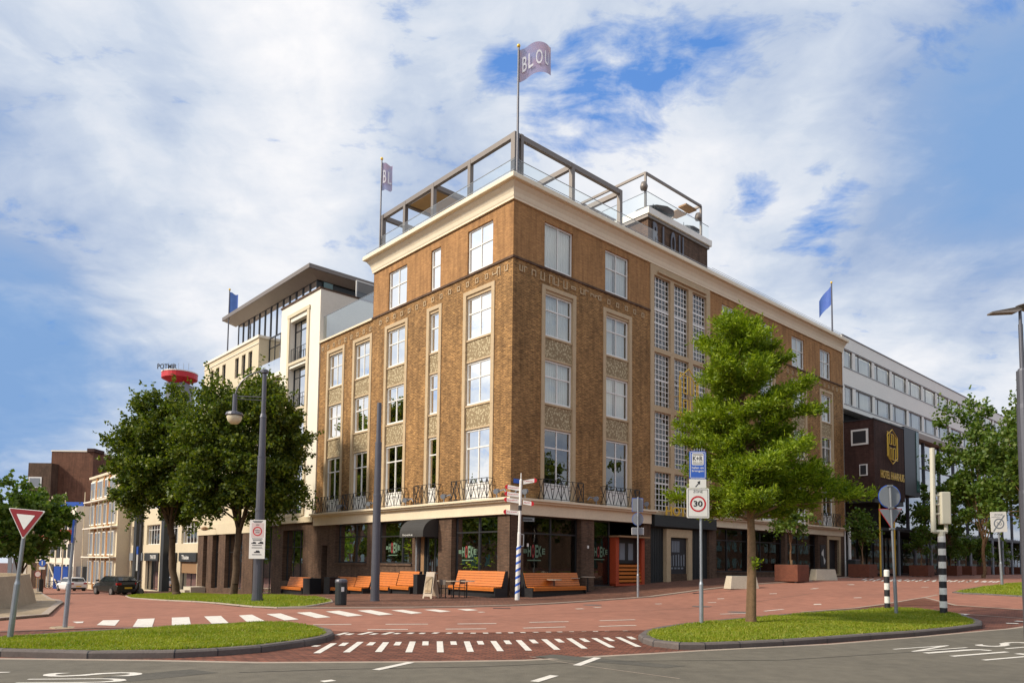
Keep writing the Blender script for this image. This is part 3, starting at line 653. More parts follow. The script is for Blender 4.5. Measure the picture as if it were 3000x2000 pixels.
def flagpole(P,h,label,cloth,fl,fh,pr=.055,txt=None,swing=(1,0,0),droop=.25,cm='flag',phase=0,group=None,lift=0,textspan=(.08,.9,.25,.72)):
    f=thing('flagpole',label,'flagpole',P,0)
    mb=MB(); mb.cyl((0,0,0),(0,0,h),pr,pr*.75,n=10); mb.build('pole',M['greymetal'],f)
    mb=MB(); mb.lathe([(.02,0),(.07,.04),(.09,.1),(.07,.16),(.02,.2)],(0,0,h),10); mb.build('finial',M['gold'] if cloth else M['greymetal'],f,smooth=True)
    s=Vector(swing).normalized(); n=Vector((-s.y,s.x,0))
    def fn(a,b,off=0):
        x=a*fl; w=math.sin(a*6.2+phase+b*.8)*.09*fl*.5*(.3+a)
        zt=h-.12-droop*a+lift*math.sin(a*PI*.8)-.10*a*math.sin(a*9+phase); zb=zt-fh*(1-.12*a)
        return Vector((0,0,0))+s*(x*(.93+.07*math.cos(a*9)))+n*(w+off)+Vector((0,0,zb+(zt-zb)*b-.1*math.sin(a*6+phase)*a*fh*.35))
    mb=MB(); nx,ny=24,10
    for i in range(nx+1):
        for j in range(ny+1): mb.v.append(tuple(fn(i/nx,j/ny)))
    for i in range(nx):
        for j in range(ny): k=i*(ny+1)+j; mb.f.append((k,k+ny+1,k+ny+2,k+1))
    c=mb.build('flag',M[cm],f,smooth=True,normals=False)
    if txt:
        a0,a1,b0,b1=textspan
        for off in (-.05,.05):
            mb=MB(); k=len(txt); wd=(a1-a0)/k
            for i,ch in enumerate(txt):
                text(mb,ch,(0,0,0),(1,0,0),(0,0,1),1,1,bold=.01,fn=lambda x,y,i=i:fn(a0+wd*(i+.12+.72*x),b0+(b1-b0)*y,off))
            mb.build('lettering',M['flagtext'],c,normals=False)
    return f
P=W(.2,.0,19.8); flagpole(P,6.6,'tall flagpole at the hotel corner flying the purple flag lettered BLOU',1,1.85,1.65,.065,'BLOU',textspan=(.08,.86,.25,.72),swing=(1,.15,0),droop=-.2,phase=.5,lift=.35)
P=W(.1,12.0,19.8); flagpole(P,5.9,'flagpole at the left end of the cornice with a drooping lilac flag',1,.75,1.75,.055,'BL',swing=(.9,.2,0),droop=.15,phase=2)
P=W(35.5,.5,19.8); flagpole(P,4.7,'flagpole at the far right end of the roof with a limp blue flag',1,1.1,1.55,.07,None,swing=(-.75,.3,0),droop=1.25,cm='flagblue',phase=1)
P=W(.1,35.5,18.6); flagpole(P,5.5,'flagpole on the cream office building at far left with a small blue flag',1,.8,1.9,.06,None,swing=(.9,.2,0),droop=.2,cm='flagblue',phase=3)
# ================================================================ OFFICE BUILDING LEFT
ob=thing('office_building','modern cream stucco building with tall dark windows and overhanging flat roof left of hotel','building',O,HZ)
def wallpart(F,a0,a1,z0,z1,d,holes,depth,m,root,name='wall'):
    mb=MB(); wallh(mb,F,a0,a1,z0,z1,d,holes,depth); return mb.build(name,M[m],root)
def dkwin(root,F,a0,a1,z0,z1,d,cols,trans=.2,pm='panedk',back=True,fm='black'):
    w=window(root,F,a0,a1,z0,z1,d=d,cols=cols,trans=trans,kind='none',fm=fm,pm=pm,fw=.06)
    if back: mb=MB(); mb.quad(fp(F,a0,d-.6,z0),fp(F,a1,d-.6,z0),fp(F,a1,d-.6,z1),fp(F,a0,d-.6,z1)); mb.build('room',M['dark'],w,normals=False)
    return w
tr=[(4.75,8.5),(8.75,11.75),(12.1,15.05),(15.45,18.4)]
mb=MB(); wallh(mb,'L',19.0,24.9,4.45,19.7,.05,[(20.75,23.4,z0,z1) for z0,z1 in tr],.5)
mb.quad((-.05,19,4.45),(7,19,4.45),(7,19,19.7),(-.05,19,19.7)); mb.quad((-.05,24.9,4.45),(1.2,24.9,4.45),(1.2,24.9,19.7),(-.05,24.9,19.7)); mb.quad((-.05,19,19.7),(7,19,19.7),(7,24.9,19.7),(-.05,24.9,19.7))
mb.build('tower_wall',M['stucco'],ob)
mb=MB(); mb.prism([(-.12,18.96,19.7),(-.12,24.96,19.7),(7,24.96,19.7),(7,18.96,19.7)],(0,0,.12)); mb.build('coping',M['brick_dk'],ob)
mb=MB()
fb(mb,'L',20.45,20.75,.051,.14,4.6,18.7); fb(mb,'L',23.4,23.7,.051,.14,4.6,18.7); fb(mb,'L',20.4,23.75,.051,.16,18.7,18.95)
for z0,z1 in tr: fb(mb,'L',20.75,23.4,-.3,.13,z0-.2,z0)
mb.build('window_surround',M['stucco2'],ob)
for z0,z1 in tr:
    dkwin(ob,'L',20.75,23.4,z0,z1,-.3,3,.22)
    mb=MB(); 
    for i in range(9): mb.cyl(fp('L',20.8+i*.32,-.05,z0),fp('L',20.8+i*.32,-.05,z0+1.0),.015,n=4)
    mb.tube([fp('L',20.75,-.05,z0+1.0),fp('L',23.4,-.05,z0+1.0)],.02,4); mb.build('railing',M['black'],ob)
# recessed glass bay
for z0,z1 in ((4.7,8.1),(8.4,11.6),(11.9,15.0),(15.3,18.7)):
    dkwin(ob,'L',24.9,28.9,z0,z1,-.8,4,.25)
    mb=MB(); fb(mb,'L',24.9,28.9,-.85,.0,z0-.28,z0-.02); mb.build('balcony_slab',M['stucco'],ob)
    mb=MB(); mb.quad(fp('L',24.9,-.05,z0),fp('L',28.9,-.05,z0),fp('L',28.9,-.05,z0+1.0),fp('L',24.9,-.05,z0+1.0)); mb.build('balcony_glass',M['balu'],ob,normals=False)
sw=[(30.1,30.85),(31.4,32.15),(32.75,33.5),(35.5,36.25),(36.9,37.6),(38.2,38.95)]
rows=[(16.2,17.85),(12.9,14.5),(9.5,11.2),(6.1,7.8)]
wallpart('L',28.9,40.4,4.45,18.6,.0,[(a,b,z0,z1) for a,b in sw for z0,z1 in rows],.25,'stucco2',ob)
mb=MB(); mb.quad((0,28.9,4.45),(3,28.9,4.45),(3,28.9,18.6),(0,28.9,18.6)); mb.quad((0,40.4,4.45),(8,40.4,4.45),(8,40.4,18.6),(0,40.4,18.6)); mb.quad((0,28.9,18.6),(8,28.9,18.6),(8,40.4,18.6),(0,40.4,18.6)); mb.build('side_wall',M['stucco2'],ob)
mb=MB(); fb(mb,'L',28.8,40.5,-6,.1,18.6,18.8); fb(mb,'L',28.85,40.45,.001,.05,18.15,18.2); mb.build('coping',M['stucco'],ob)
for a,b in sw:
    for z0,z1 in rows: dkwin(ob,'L',a,b,z0,z1,-.15,1,.45)
# penthouse
mb=MB(); V=lambda u,v,z:(u,v,z)
mb.prism([(0,20.9,21.75),(0,36.7,21.75),(8,36.7,21.75),(8,20.9,21.75)],(0,0,.3))
mb.build('flat_roof',M['frame'],ob)
mb=MB(); mb.quad((.02,20.95,21.74),(.02,36.6,21.74),(1.0,36.2,21.35),(1.0,21.6,21.35)); mb.quad((.02,20.95,21.74),(7.9,20.95,21.74),(7.9,21.6,21.35),(1.0,21.6,21.35)); mb.build('soffit',M['soffit'],ob,normals=False)
gl=[21.7+i*1.08 for i in range(14)]
for a,b in zip(gl[:-1],gl[1:]): dkwin(ob,'L',a,b-.06,18.7 if a>24.9 else 19.8,21.4,-1.0,1,0,pm='panefar')
mb=MB(); mb.quad((1.05,21.75,19.8),(7.5,21.75,19.8),(7.5,21.75,21.4),(1.05,21.75,21.4)); mb.box(1.7,22.0,18.7,7.5,35.6,21.4); mb.build('penthouse_wall',M['blackpanel'],ob)
mb=MB(); mb.box(1.5,21.6,19.9,2.2,21.7,21.3); mb.build('penthouse_panel',M['teal'],ob)
mb=MB(); mb.quad((3.3,20.2,19.8),(6.0,20.2,19.8),(6.0,20.2,21.5),(3.3,20.2,21.5)); sg=mb.build('glass_screen',M['balu'],ob,normals=False)
mb=MB(); mb.tube([(3.3,20.2,19.8),(3.3,20.2,21.5),(6.0,20.2,21.5),(6,20.2,19.8)],.05,4); mb.build('screen_frame',M['white'],sg)
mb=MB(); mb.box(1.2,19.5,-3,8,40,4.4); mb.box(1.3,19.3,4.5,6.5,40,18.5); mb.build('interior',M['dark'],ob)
# ground floor
gh=[(20.65,23.7,.15,3.65),(25.45,28.7,-.9,4.0),(30.75,34.2,-.7,3.58),(35.65,37.0,-.8,3.6),(38.2,39.1,-.8,3.6)]
wallpart('L',19.02,40.4,-2.8,4.1,-.02,gh,.45,'brick_dk',ob,'ground_floor_wall')
mb=MB(); fb(mb,'L',28.9,40.5,-.019,.06,3.62,4.5); fb(mb,'L',19.02,28.9,-.02,.2,4.1,4.45); mb.build('fascia',M['stucco2'],ob)
for a,b,z0,z1 in gh: dkwin(ob,'L',a,b,z0,z1,-.35,3 if b-a>2 else 1,.33,pm='panedk')
mb=MB(); fb(mb,'L',38.2,40.0,.0,1.2,-2,-.75); fb(mb,'L',38.4,39.8,1.2,1.6,-2,-1.0); mb.build('steps',M['concrete'],ob)
mb=MB(); text(mb,'theater aan',fp('L',25.6,.25,4.0),(0,-1,0),(0,0,1),1.9,.16); mb.build('lettering',M['signwhite'],ob,normals=False)
mb=MB(); mb.cyl(fp('L',36.2,.05,4.1),fp('L',36.2,1.0,4.1),.03,n=6); mb.lathe([(.05,.15),(.28,.05),(.28,-.12),(.1,-.18)],fp('L',36.2,.95,4.1),10); mb.build('wall_lamp',M['cafe'],ob)
# ================================================================ SHOPS building, beige
sb=thing('shop_building','beige low shop building with dark pillars and white window rows behind the linden trees','building',O,HZ)
wallpart('L',40.5,62.2,-3,10.4,-.3,[(41.3+i*5.3,45.6+i*5.3,3.0,5.0) for i in range(4)]+[(41.3+i*5.3,45.6+i*5.3,-1.6,1.7) for i in range(4)]+[(41.3+i*5.3,45.6+i*5.3,6.6,8.6) for i in range(4)],.3,'stucco2',sb)
mb=MB(); mb.box(.3,40.5,10.4,9,62.2,10.6); mb.build('roof',M['greymetal'],sb)
for i in range(4):
    a=41.3+i*5.3
    for z in (3.0,6.6): dkwin(sb,'L',a,a+4.3,z,z+2,-.5,5,.25,fm='white')
    dkwin(sb,'L',a,a+4.3,-1.6,1.7,-.55,2,.0)
    mb=MB(); fb(mb,'L',a-.1,a+4.4,-.29,-.15,1.35,2.15); s=mb.build('shop_sign',M['blackpanel'] if i!=3 else M['signgrey'],sb)
    tx=['Thaise','Studio','THEATER','Wonen'][i]
    mb=MB(); text(mb,tx,fp('L',a+(3.6 if i<2 else 2.4),-.14,1.55),(0,-1,0),(0,0,1),1.9,.38,bold=.02); mb.build('lettering',M['signwhite'],s,normals=False)
    if i==0: mb=MB(); fb(mb,'L',a,a+4.2,-.45,-.4,.3,1.3); mb.build('window_print',M['cafe'],sb)
for v in (49.0,58.0): 
    mb=MB(); fb(mb,'L',v-.45,v+.45,-.299,.35,-2.5,10.3); mb.build('pillar',M['blackpanel'],sb)
mb=MB(); mb.box(1.6,40.8,-3,8,62,10.2); mb.build('interior',M['dark'],sb)
# ================================================================ scaffolded orange building
sc=thing('brick_building','pale building with orange brick strips and white window bays, left of the lindens','building',O,HZ)
mb=MB(); mb.box(-1,62.25,-3,9,74.5,11.0); mb.build('wall',M['stucco2'],sc)
for v in (65.9,68.1,71.5):
    mb=MB(); mb.box(-1.12,v-.3,-2,-1.001,v+.3,10.9); mb.build('brick_pier',M['offorange'],sc)
mb=MB()
mb.box(-1.25,62.1,11.0,9,74.7,11.25); mb.build('eaves',M['creamtrim'],sc)
for z0,z1 in ((-1.4,1.3),(1.9,4.6),(5.4,7.8),(8.5,10.6)):
    for v0,v1 in ((62.9,65.4),(66.4,67.6),(68.6,71.0),(72.0,74.0)):
        mb=MB(); mb.box(-1.18,v0,z0,-1.001,v1,z1); w=mb.build('window_bay',M['whitewall'],sc)
        mb=MB()
        n=4
        for i in range(n): a=v0+.12+(v1-v0-.1)*i/n; mb.box(-1.2,a,z0+.15,-1.181,a+(v1-v0)/n-.12,z1-.15)
        mb.build('pane',M['signgrey'],w)
mb=MB()
for z in (1.6,4.95,8.1): mb.box(-1.7,62.2,z,-1.001,75.0,z+.13)
mb.build('scaffold_deck',M['stucco'],sc)
mb=MB()
for v in (62.3,66,68.1,71.5,74.8):
    mb.cyl((-1.6,v,-2),(-1.6,v,9.5),.05,n=5)
mb.build('scaffold_pole',M['stucco2'],sc)
fb2=thing('apartment_building','low pale building with red balconies behind scaffold poles at the end of left street','building',O,HZ)
mb=MB(); mb.box(-1.8,78,-3,8,100,8.0); mb.build('wall',M['stucco'],fb2)
for z in (-1,1.6,4.6):
    for i in range(6): mb=MB(); mb.box(-1.9,79+i*3.5,z,-1.801,81.3+i*3.5,z+1.7); mb.build('window',M['blackpanel'],fb2)
mb=MB()
for i in range(4): mb.box(-3,78.5+i*5,4.1,-1.9,81.5+i*5,5.0)
mb.build('red_balcony',M['redor'],fb2)
mb=MB()
for v in range(77,100,4): mb.cyl((-3.2,v,-2.6),(-3.2,v,9.5),.07,n=5)
for z in (.9,3.8,6.9,9): mb.cyl((-3.2,77,z),(-3.2,98,z),.06,n=5)
mb.cyl((-3.2,78,-2.4),(-3.9,84,2),.08,n=5)
mb.build('scaffold',M['stucco2'],fb2)
def boxbld(name,label,px0,px1,pyt,yy,depth,m,zb=-4,cat='building'):
    a=at(px0,pyt,yy);b=at(px1,pyt,yy); t=thing(name,label,cat,(a.x,yy,0),0)
    mb=MB(); mb.box(0,0,zb,b.x-a.x,depth,a.z); mb.build('wall',M[m],t); return t,b.x-a.x,a.z
t,w,z=boxbld('brick_tower_block','tall windowless brown brick block above the street trees at far left',152,274,1322,130,14,'brick_far')
mb=MB(); mb.box(-.1,-.1,z,w+.1,14,z+.25); mb.build('coping',M['stucco'],t)
mb=MB(); mb.box(w-1.0,-.3,z-.0,w+.3,3,z+.6); mb.build('chimney',M['brick_dk2'],t)
t,w,z=boxbld('brick_side_block','darker brown brick block with two pale windows left of the tall block',84,151.5,1355,128,12,'brick_dk')
for zz in (z-4.4,z-7.6):
    mb=MB(); mb.box(w-3.9,-.1,zz,w-1.6,0,zz+1.9); ww=mb.build('window',M['white'],t); mb=MB(); mb.box(w-3.7,-.12,zz+.15,w-1.8,-.101,zz+1.7); mb.build('pane',M['signgrey'],ww)
t,w,z=boxbld('flat_building','pale flat building with brown window band peeping out left of the big linden',268,345,1368,140,12,'stucco2')
mb=MB(); mb.box(0,-.2,z-.4,w,0,z); mb.box(.5,-.1,z-2.4,w*.4,0,z-1.0); mb.box(w*.55,-.1,z-2.4,w*.8,0,z-1.0); mb.build('window_band',M['brick_dk'],t)
P=at(152,1489,118); t=thing('banner','long bright blue banner stretched below the brown brick block','banner',(P.x,118,0),0)
mb=MB(); q=at(243,1470,118); mb.box(0,0,P.z,q.x-P.x,.3,q.z); mb.build('cloth',M['blue'],t); mb=MB(); mb.box(.2,.3,-3,.6,.6,q.z); mb.box(q.x-P.x-.5,.3,-3,q.x-P.x-.1,.6,q.z); mb.build('post',M['greymetal'],t)
# red drum billboard on a grey tower
a=at(478,1097,150);b=at(575,1113,150); cxx=(a.x+b.x)/2; rad=(b.x-a.x)/2
t=thing('sign_tower','grey tower topped by a red drum with dark rooftop letters behind the lindens','sign tower',(cxx,150,0),0)
mb=MB(); mb.lathe([(rad*.35,38.0),(rad*.55,38.2),(rad*.98,39.0),(rad,39.0),(rad,40.15),(rad*.97,40.2)],(0,0,0),28); mb.build('red_drum',M['red'],t)
mb=MB(); mb.lathe([(rad*1.02,40.15),(rad*1.02,40.35)],(0,0,0),28); mb.build('drum_rim',M['whitewall'],t)
mb=MB(); mb.box(-rad*.6,-1.4,-4,rad*.5,3,38.1); mb.build('tower_shaft',M['signgrey'],t)
mb=MB(); text(mb,'POTMIR',(-rad*.92,-rad*.9,40.4),(1,0,0),(0,0,1),rad*1.15,1.05,bold=.02,thick=.05); mb.build('lettering',M['signblack'],t)
mb=MB()
for i in range(7): mb.cyl((-rad*.9+i*rad*.3,-rad*.85,40.3),(-rad*.9+i*rad*.3,-rad*.85,41.7),.04,n=4)
mb.build('letter_support',M['galv'],t)
# hoarding
A=gt(155,1722);B=gt(262,1722); 
t=thing('site_hoarding','blue and white printed building site hoarding behind the white car','fence',(A.x,90,-2.4),0)
x1=at(262,1700,90).x-at(155,1700,90).x; 
t.location=(at(155,1700,90).x,90,-2.4)
for i,(m) in enumerate(['blue','blue','signgrey','galv','blackpanel']):
    mb=MB(); mb.box(x1*i/5+.03,0,0,x1*(i+1)/5-.03,.08,2.9); mb.build('panel',M[m],t)
t=thing('site_fence','rusty and grey site fence screen with orange barrier uprights at far left','fence',(at(20,1700,95).x,95,-2.4),0); x1=at(150,1700,95).x-at(20,1700,95).x
for i in range(9):
    mb=MB(); mb.box(x1*i/9,0,0,x1*(i+.8)/9,.1,3.2+(.9 if i<3 else 0)); mb.build('panel',M[['signgrey','galv','orange','stucco','stucco2','brick_dk','cafe','brick_far','galv'][i]],t)
# ================================================================ WHITE LONG BUILDING right
wl=thing('long_white_building','long white block with two ribbon window rows over a dark colonnade at the right','building',O,HZ)
U0,U1=36.1,170
mb=MB(); wn=[]
u=36.45; first=True
bays=[(36.45,38.05)]+[(38.6+3.97*i,42.1+3.97*i) for i in range(32)]
holes=[(a,b,z0,z1) for a,b in bays for z0,z1 in ((17.8,19.2),(14.75,16.2))]
wallh(mb,'R',U0,U1,14.3,20.3,.0,holes,.25); mb.quad((U0,0,14.3),(U0,10,14.3),(U0,10,20.3),(U0,0,20.3)); mb.quad((U0,0,14.3),(U1,0,14.3),(U1,6,14.3),(U0,6,14.3)); mb.quad((U0,0,4.5),(U0,10,4.5),(U0,10,14.3),(U0,0,14.3))
mb.build('wall',M['whitewall'],wl)
mb=MB(); fb(mb,'R',U0,U1,-.3,.06,20.3,20.36); 
for z in (19.23,17.7,16.23,14.65): fb(mb,'R',U0+.2,U1,.001,.03,z,z+.05)
mb.build('roof_edge',M['greymetal'],wl)
for k,(a,b) in enumerate(bays):
    for z0,z1 in ((17.8,19.2),(14.75,16.2)):
        mb=MB(); d=-.08
        spl=[a,b] if k==0 else [a,a+.85,b]
        for q in spl: fb(mb,'R',q-.04,q+.04,d-.06,d,z0,z1)
        fb(mb,'R',a,b,d-.055,d-.005,z0,z0+.06); fb(mb,'R',a,b,d-.055,d-.005,z1-.06,z1)
        w=mb.build('window',M['greymetal'],wl); g=MB(); g.quad(fp('R',a,d-.03,z0),fp('R',b,d-.03,z0),fp('R',b,d-.03,z1),fp('R',a,d-.03,z1)); g.build('pane',M['pane'],w,normals=False)
        op=random.random()<.4
        curtain('R',a+.05,b-.1,z0,z1,-.3,w,'curtain') if not op else curtain('R',a+.9,b-.1,z0,z1,-.3,w,'curtain')
mb=MB(); mb.box(U0+.1,.9,5,U1,9,20.2); mb.box(U0+.1,5.5,-2,U1,9,5); mb.build('interior',M['dark'],wl)
mb=MB(); fb(mb,'R',45,U1,-.6,.35,13.75,14.28); mb.build('slab_edge',M['soffit'],wl)
mb=MB(); fb(mb,'R',42.4,U1,-6,.0,4.75,5.0); mb.build('colonnade_beam',M['blackpanel'],wl)
u=45.9
while u<165:
    for z0,z1 in ((11.2,13.7),(5.1,11.1)):
        mb=MB(); mb.quad(fp('R',u,-.25,z0),fp('R',u+4.4,-.25,z0),fp('R',u+4.4,-.25,z1),fp('R',u,-.25,z1)); g=mb.build('glass_wall',M['panefar'],wl,normals=False)
        mb=MB(); fb(mb,'R',u-.05,u+.05,-.3,-.1,z0,z1); fb(mb,'R',u+.05,u+4.35,-.29,-.15,z0-.1,z0); mb.build('mullion',M['greymetal'],g)
    u+=4.42
for i,u in enumerate((36.55,43.0,46.9,51.0,55.2,59.3,63.4,67.5,71.6,75.7,79.8,83.9,88,92,97,102,108,114,120)):
    mb=MB(); mb.cyl(fp('R',u,.1,.6),fp('R',u,.1,4.8),.13,n=10); mb.build('column',M['signgrey'] if i else M['white'],wl)
for i in range(26):
    mb=MB(); mb.quad(fp('R',44.6+i*4.3,-3.4,.8),fp('R',48.5+i*4.3,-3.4,.8),fp('R',48.5+i*4.3,-3.4,4.5),fp('R',44.6+i*4.3,-3.4,4.5)); mb.build('shop_glass',M['panedk'],wl,normals=False)
mb=MB(); mb.quad(fp('R',U0,.0,.81),fp('R',U1,.0,.81),fp('R',U1,-6,.81),fp('R',U0,-6,.81)); mb.build('arcade_floor',M['brick_dk2'],wl)
bx=thing('brick_entrance_box','dark brown brick cube with gold emblem and hotel name hanging over the far entrance','building',O,HZ)
mb=MB(); mb.box(36.12,-2.31,6.97,42.35,-.01,13.1)
mb.build('wall',M['brick_dk2'],bx)
mb=MB(); mb.box(36.05,-2.36,13.1,42.4,-.01,13.18); mb.build('coping',M['signblack'],bx)
mb=MB(); mb.box(42.36,-2.35,7.6,45.8,-.02,13.35); mb.build('dark_portal',M['black'],bx)
mb=MB(); mb.box(45.0,-2.4,8,45.6,-2.351,13.2); mb.build('portal_glass',M['teal'],bx)
mb=MB(); mb.box(36.02,-1.9,11.15,36.119,-.6,12.4); w=mb.build('window',M['white'],bx); mb=MB(); mb.box(35.99,-1.75,11.3,36.019,-.75,12.25); mb.build('pane',M['signblack'],w)
mb=MB(); mb.box(36.02,-1.8,8.7,36.119,-1.2,9.6); w=mb.build('window',M['white'],bx); mb=MB(); mb.box(35.99,-1.72,8.78,36.019,-1.28,9.52); mb.build('pane',M['signblack'],w)
mb=MB(); hexemblem(mb,39.35,2.5,9.85,12.65,2.1,r=.036)
for x in (38.8,39.9): mb.cyl((x,-2.3,11.2),(x,-2.5,11.2),.03,n=5)
mb.build('rod_emblem',M['gold'],bx)
mb=MB(); text(mb,'HOTEL HAARHUIS',(37.2,-2.36,8.6),(1,0,0),(0,0,1),4.9,.62,bold=0,thick=.03); mb.build('hotel_lettering',M['gold'],bx)
for x in (38.0,41.0):
    mb=MB(); mb.cyl((x,-1.9,.7),(x,-1.9,6.97),.07,n=8); mb.build('gold_column',M['gold'],bx)
mb=MB(); mb.box(36.3,-2.2,6.6,42.3,-.1,6.96); mb.build('dark_ceiling',M['black'],bx)
# ================================================================ GROUND
def sheet(name,poly,off,m,kind='structure',zf=zg,cuts=True,h=0):
    """polygon (local u,v) laid on the terrain off metres above it; h: thickness of a raised slab"""
    bm=bmesh.new(); vs=[bm.verts.new((u,v,0)) for u,v in poly]
    f=bm.faces.new(vs); bmesh.ops.triangulate(bm,faces=[f])
    if cuts:
        for b in UB[1:-1]: bmesh.ops.bisect_plane(bm,geom=bm.verts[:]+bm.edges[:]+bm.faces[:],plane_co=(b[0],0,0),plane_no=(1,0,0))
        for b in VB[1:-1]: bmesh.ops.bisect_plane(bm,geom=bm.verts[:]+bm.edges[:]+bm.faces[:],plane_co=(0,b[0],0),plane_no=(0,1,0))
    for v in bm.verts:
        z=zf(v.co.x,v.co.y)+off; P=W(v.co.x,v.co.y,0); v.co=(P.x,P.y,z)
    bmesh.ops.recalc_face_normals(bm,faces=bm.faces)
    if bm.faces and sum(f.normal.z for f in bm.faces)<0: bmesh.ops.reverse_faces(bm,faces=bm.faces)
    if h:
        r=bmesh.ops.extrude_face_region(bm,geom=bm.faces[:]); 
        # keep top: move the new faces down
        for e in r['geom']:
            if isinstance(e,bmesh.types.BMVert): e.co.z-=h
        bmesh.ops.recalc_face_normals(bm,faces=bm.faces)
    me=bpy.data.meshes.new(name); bm.to_mesh(me); bm.free(); me.materials.append(M[m])
    o=bpy.data.objects.new(name,me); col.objects.link(o)
    if kind:o['kind']=kind
    return o
def L(P): return loc(P)
def pxl(pts): return [L(gt(x,y)) for x,y in pts]
def dl(pts): return [L(gt(x*K,y*K)) for x,y in pts]
# road surface etc. z-order: ground 0, slabs .004, road .008, asphalt .012, paint .016
sheet('ground',[(-420,-420),(500,-420),(500,450),(-420,450)],0,'paver')
road=pxl([(100,1713),(112,1724),(186,1769),(142,1806),(0,1818)])+[(-40,-2)]+pxl([(-200,1856),(0,1851),(280,1840),(700,1838),(1000,1850),(1400,1853),(1900,1846),(1960,1845),(2350,1793),(2586,1771),(2707,1751),(2796,1773),(3000,1787),(3200,1800)])+[(60,-22),(90,-22),(90,-4)]+pxl([(2700,1681),(2499,1690),(2376,1702),(2200,1713),(2025,1734),(1873,1752),(1720,1763),(1516,1775),(1210,1781.6),(812,1784),(700,1777),(631,1769),(491,1761),(386,1753),(368,1746)])+[(-2.6,45),(-2.6,110),(-12,110)]
sheet('road',road,.008,'redroad')
asp=dl([(-500,1500),(-100,1511),(0,1512),(350,1516),(600,1521),(1000,1519),(1200,1516),(1500,1500),(1600,1494),(1900,1479),(2100,1463),(2260,1448),(2352,1438),(2500,1428)])
asp=[(p[0],p[1]) for p in asp]
near=[L(Vector(q)) for q in ((60,14,0),(60,-25,0),(-60,-25,0),(-60,2,0))]
asph=sheet('asphalt_road',asp+near,.012,'asphalt')
sheet('asphalt_edge',asp+[(lambda P:(P[0],P[1]))(L(W(u,v)-Vector((0,.16,0)))) for u,v in reversed(asp)],.014,'kerblt')
pave=pxl([(812,1784),(1210,1781.6),(1516,1775),(1720,1763),(1873,1752),(2025,1734),(2200,1713),(2376,1702),(2499,1690),(2700,1681)])+[(90,-4),(90,6),(.1,6),(.1,60),(-2.6,60),(-2.6,45)]+pxl([(368,1746)])
sheet('pavement',pave,.009,'pavement')
kl=[L(gt(x,y)) for x,y in [(812,1784),(1000,1783),(1210,1781.6),(1370,1779),(1516,1775),(1620,1769.5),(1720,1763),(1873,1752),(2025,1734),(2200,1713),(2376,1702),(2499,1690)]]
def offs(pl_,w):
    out=[]
    for i,p in enumerate(pl_):
        a=Vector(pl_[max(0,i-1)]);b=Vector(pl_[min(len(pl_)-1,i+1)]); t=(b-a).normalized(); out.append((p[0]-t.y*w,p[1]+t.x*w))
    return out
sheet('kerb',kl+offs(kl,.22)[::-1],.05,'kerblt',h=.05)
slabp=pxl([(0,1818),(142,1806),(186,1769),(112,1724)])+[(-13,60),(-40,60),(-40,-2)]
sheet('sidewalk',slabp,.06,'slab',h=.055)
kl2=pxl([(-60,1822),(0,1818),(142,1806),(186,1769),(112,1724)])
sheet('kerb',kl2+offs(kl2,.18)[::-1],.08,'kerblt',h=.08)
# light line strips right
kl3=pxl([(2350,1793),(2586,1771),(2707,1751),(2752,1742)]); sheet('paving_line',kl3+offs(kl3,.12)[::-1],.012,'kerblt')
kl3=pxl([(2707,1751),(2796,1773),(3000,1787)]); sheet('paving_line',kl3+offs(kl3,.12)[::-1],.012,'kerblt')
kl3=pxl([(2640,1783),(2800,1797),(3000,1812)]); sheet('paving_line',kl3+offs(kl3,.08)[::-1],.011,'kerblt')
kl3=pxl([(0,1850),(140,1846),(280,1840),(480,1836),(700,1833)]); sheet('paving_line',kl3+offs(kl3,.1)[::-1],.011,'kerb')
# painted marks
def marks(name,quads,off=.016,conv=pxl):
    mb=MB()
    for q in quads:
        P=[]
        for u,v in conv(q): p=W(u,v); p.z=zg(u,v)+off; P.append(tuple(p))
        mb.quad(*P)
    return struct(mb.build(name,M['paint'],normals=False))
c2=lambda pts:[(x*.35069,1450+y*.35069) for x,y in pts]; c5=lambda pts:[(700+x*.5102,1650+y*.5102) for x,y in pts]; c4=lambda pts:[(2350+x*.4464,1300+y*.4464) for x,y in pts]
zeb=[c2(q) for q in ([(605,1060),(700,1058),(690,1070),(640,1072)],[(860,1048),(1000,1045),(960,1093),(808,1088)],[(1150,1037),(1293,1032),(1270,1105),(1108,1103)],[(1435,1025),(1580,1020),(1595,1087),(1435,1093)],[(1705,1015),(1845,1010),(1910,1070),(1770,1077)])]
zeb+=[c5(q) for q in ([(0,300),(75,295),(148,332),(45,337)],[(158,292),(240,288),(343,323),(262,328)],[(330,284),(410,280),(528,310),(445,315)],[(497,277),(575,272),(712,300),(625,306)],[(680,272),(755,268),(885,293),(805,299)],[(875,270),(940,267),(1055,285),(990,291)],[(1063,267),(1130,265),(1218,276),(1155,281)],[(1252,264),(1320,262),(1375,269),(1310,273)])]
marks('zebra_crossing',zeb)
def seg(p,q,w):   # painted stripe between two pixels with real width w
    a=gt(*p);b=gt(*q); t=(b-a);t.z=0;t.normalize(); n=Vector((-t.y,t.x,0))*w/2
    return [L(a+n),L(b+n),L(b-n),L(a-n)]
def stripes(name,segs,off=.016):
    return marks(name,segs,off,conv=lambda q:q)
S=[]
for p,q in [((425,354),(645,351)),((842,351),(1086,350)),((1255,349),(1478,346)),((1668,340),(1893,335)),((2072,330),(2275,324)),((738,382),(970,381)),((1187,379),(1420,377)),((1632,373),(1875,366)),((2068,363),(2280,357)),((0,372),(225,363)),((370,382),(515,380))]:
    P,Q=c5([p,q]); S.append(seg(P,Q,.11))
for p,q in [((210,1560),(330,1553)),]: pass
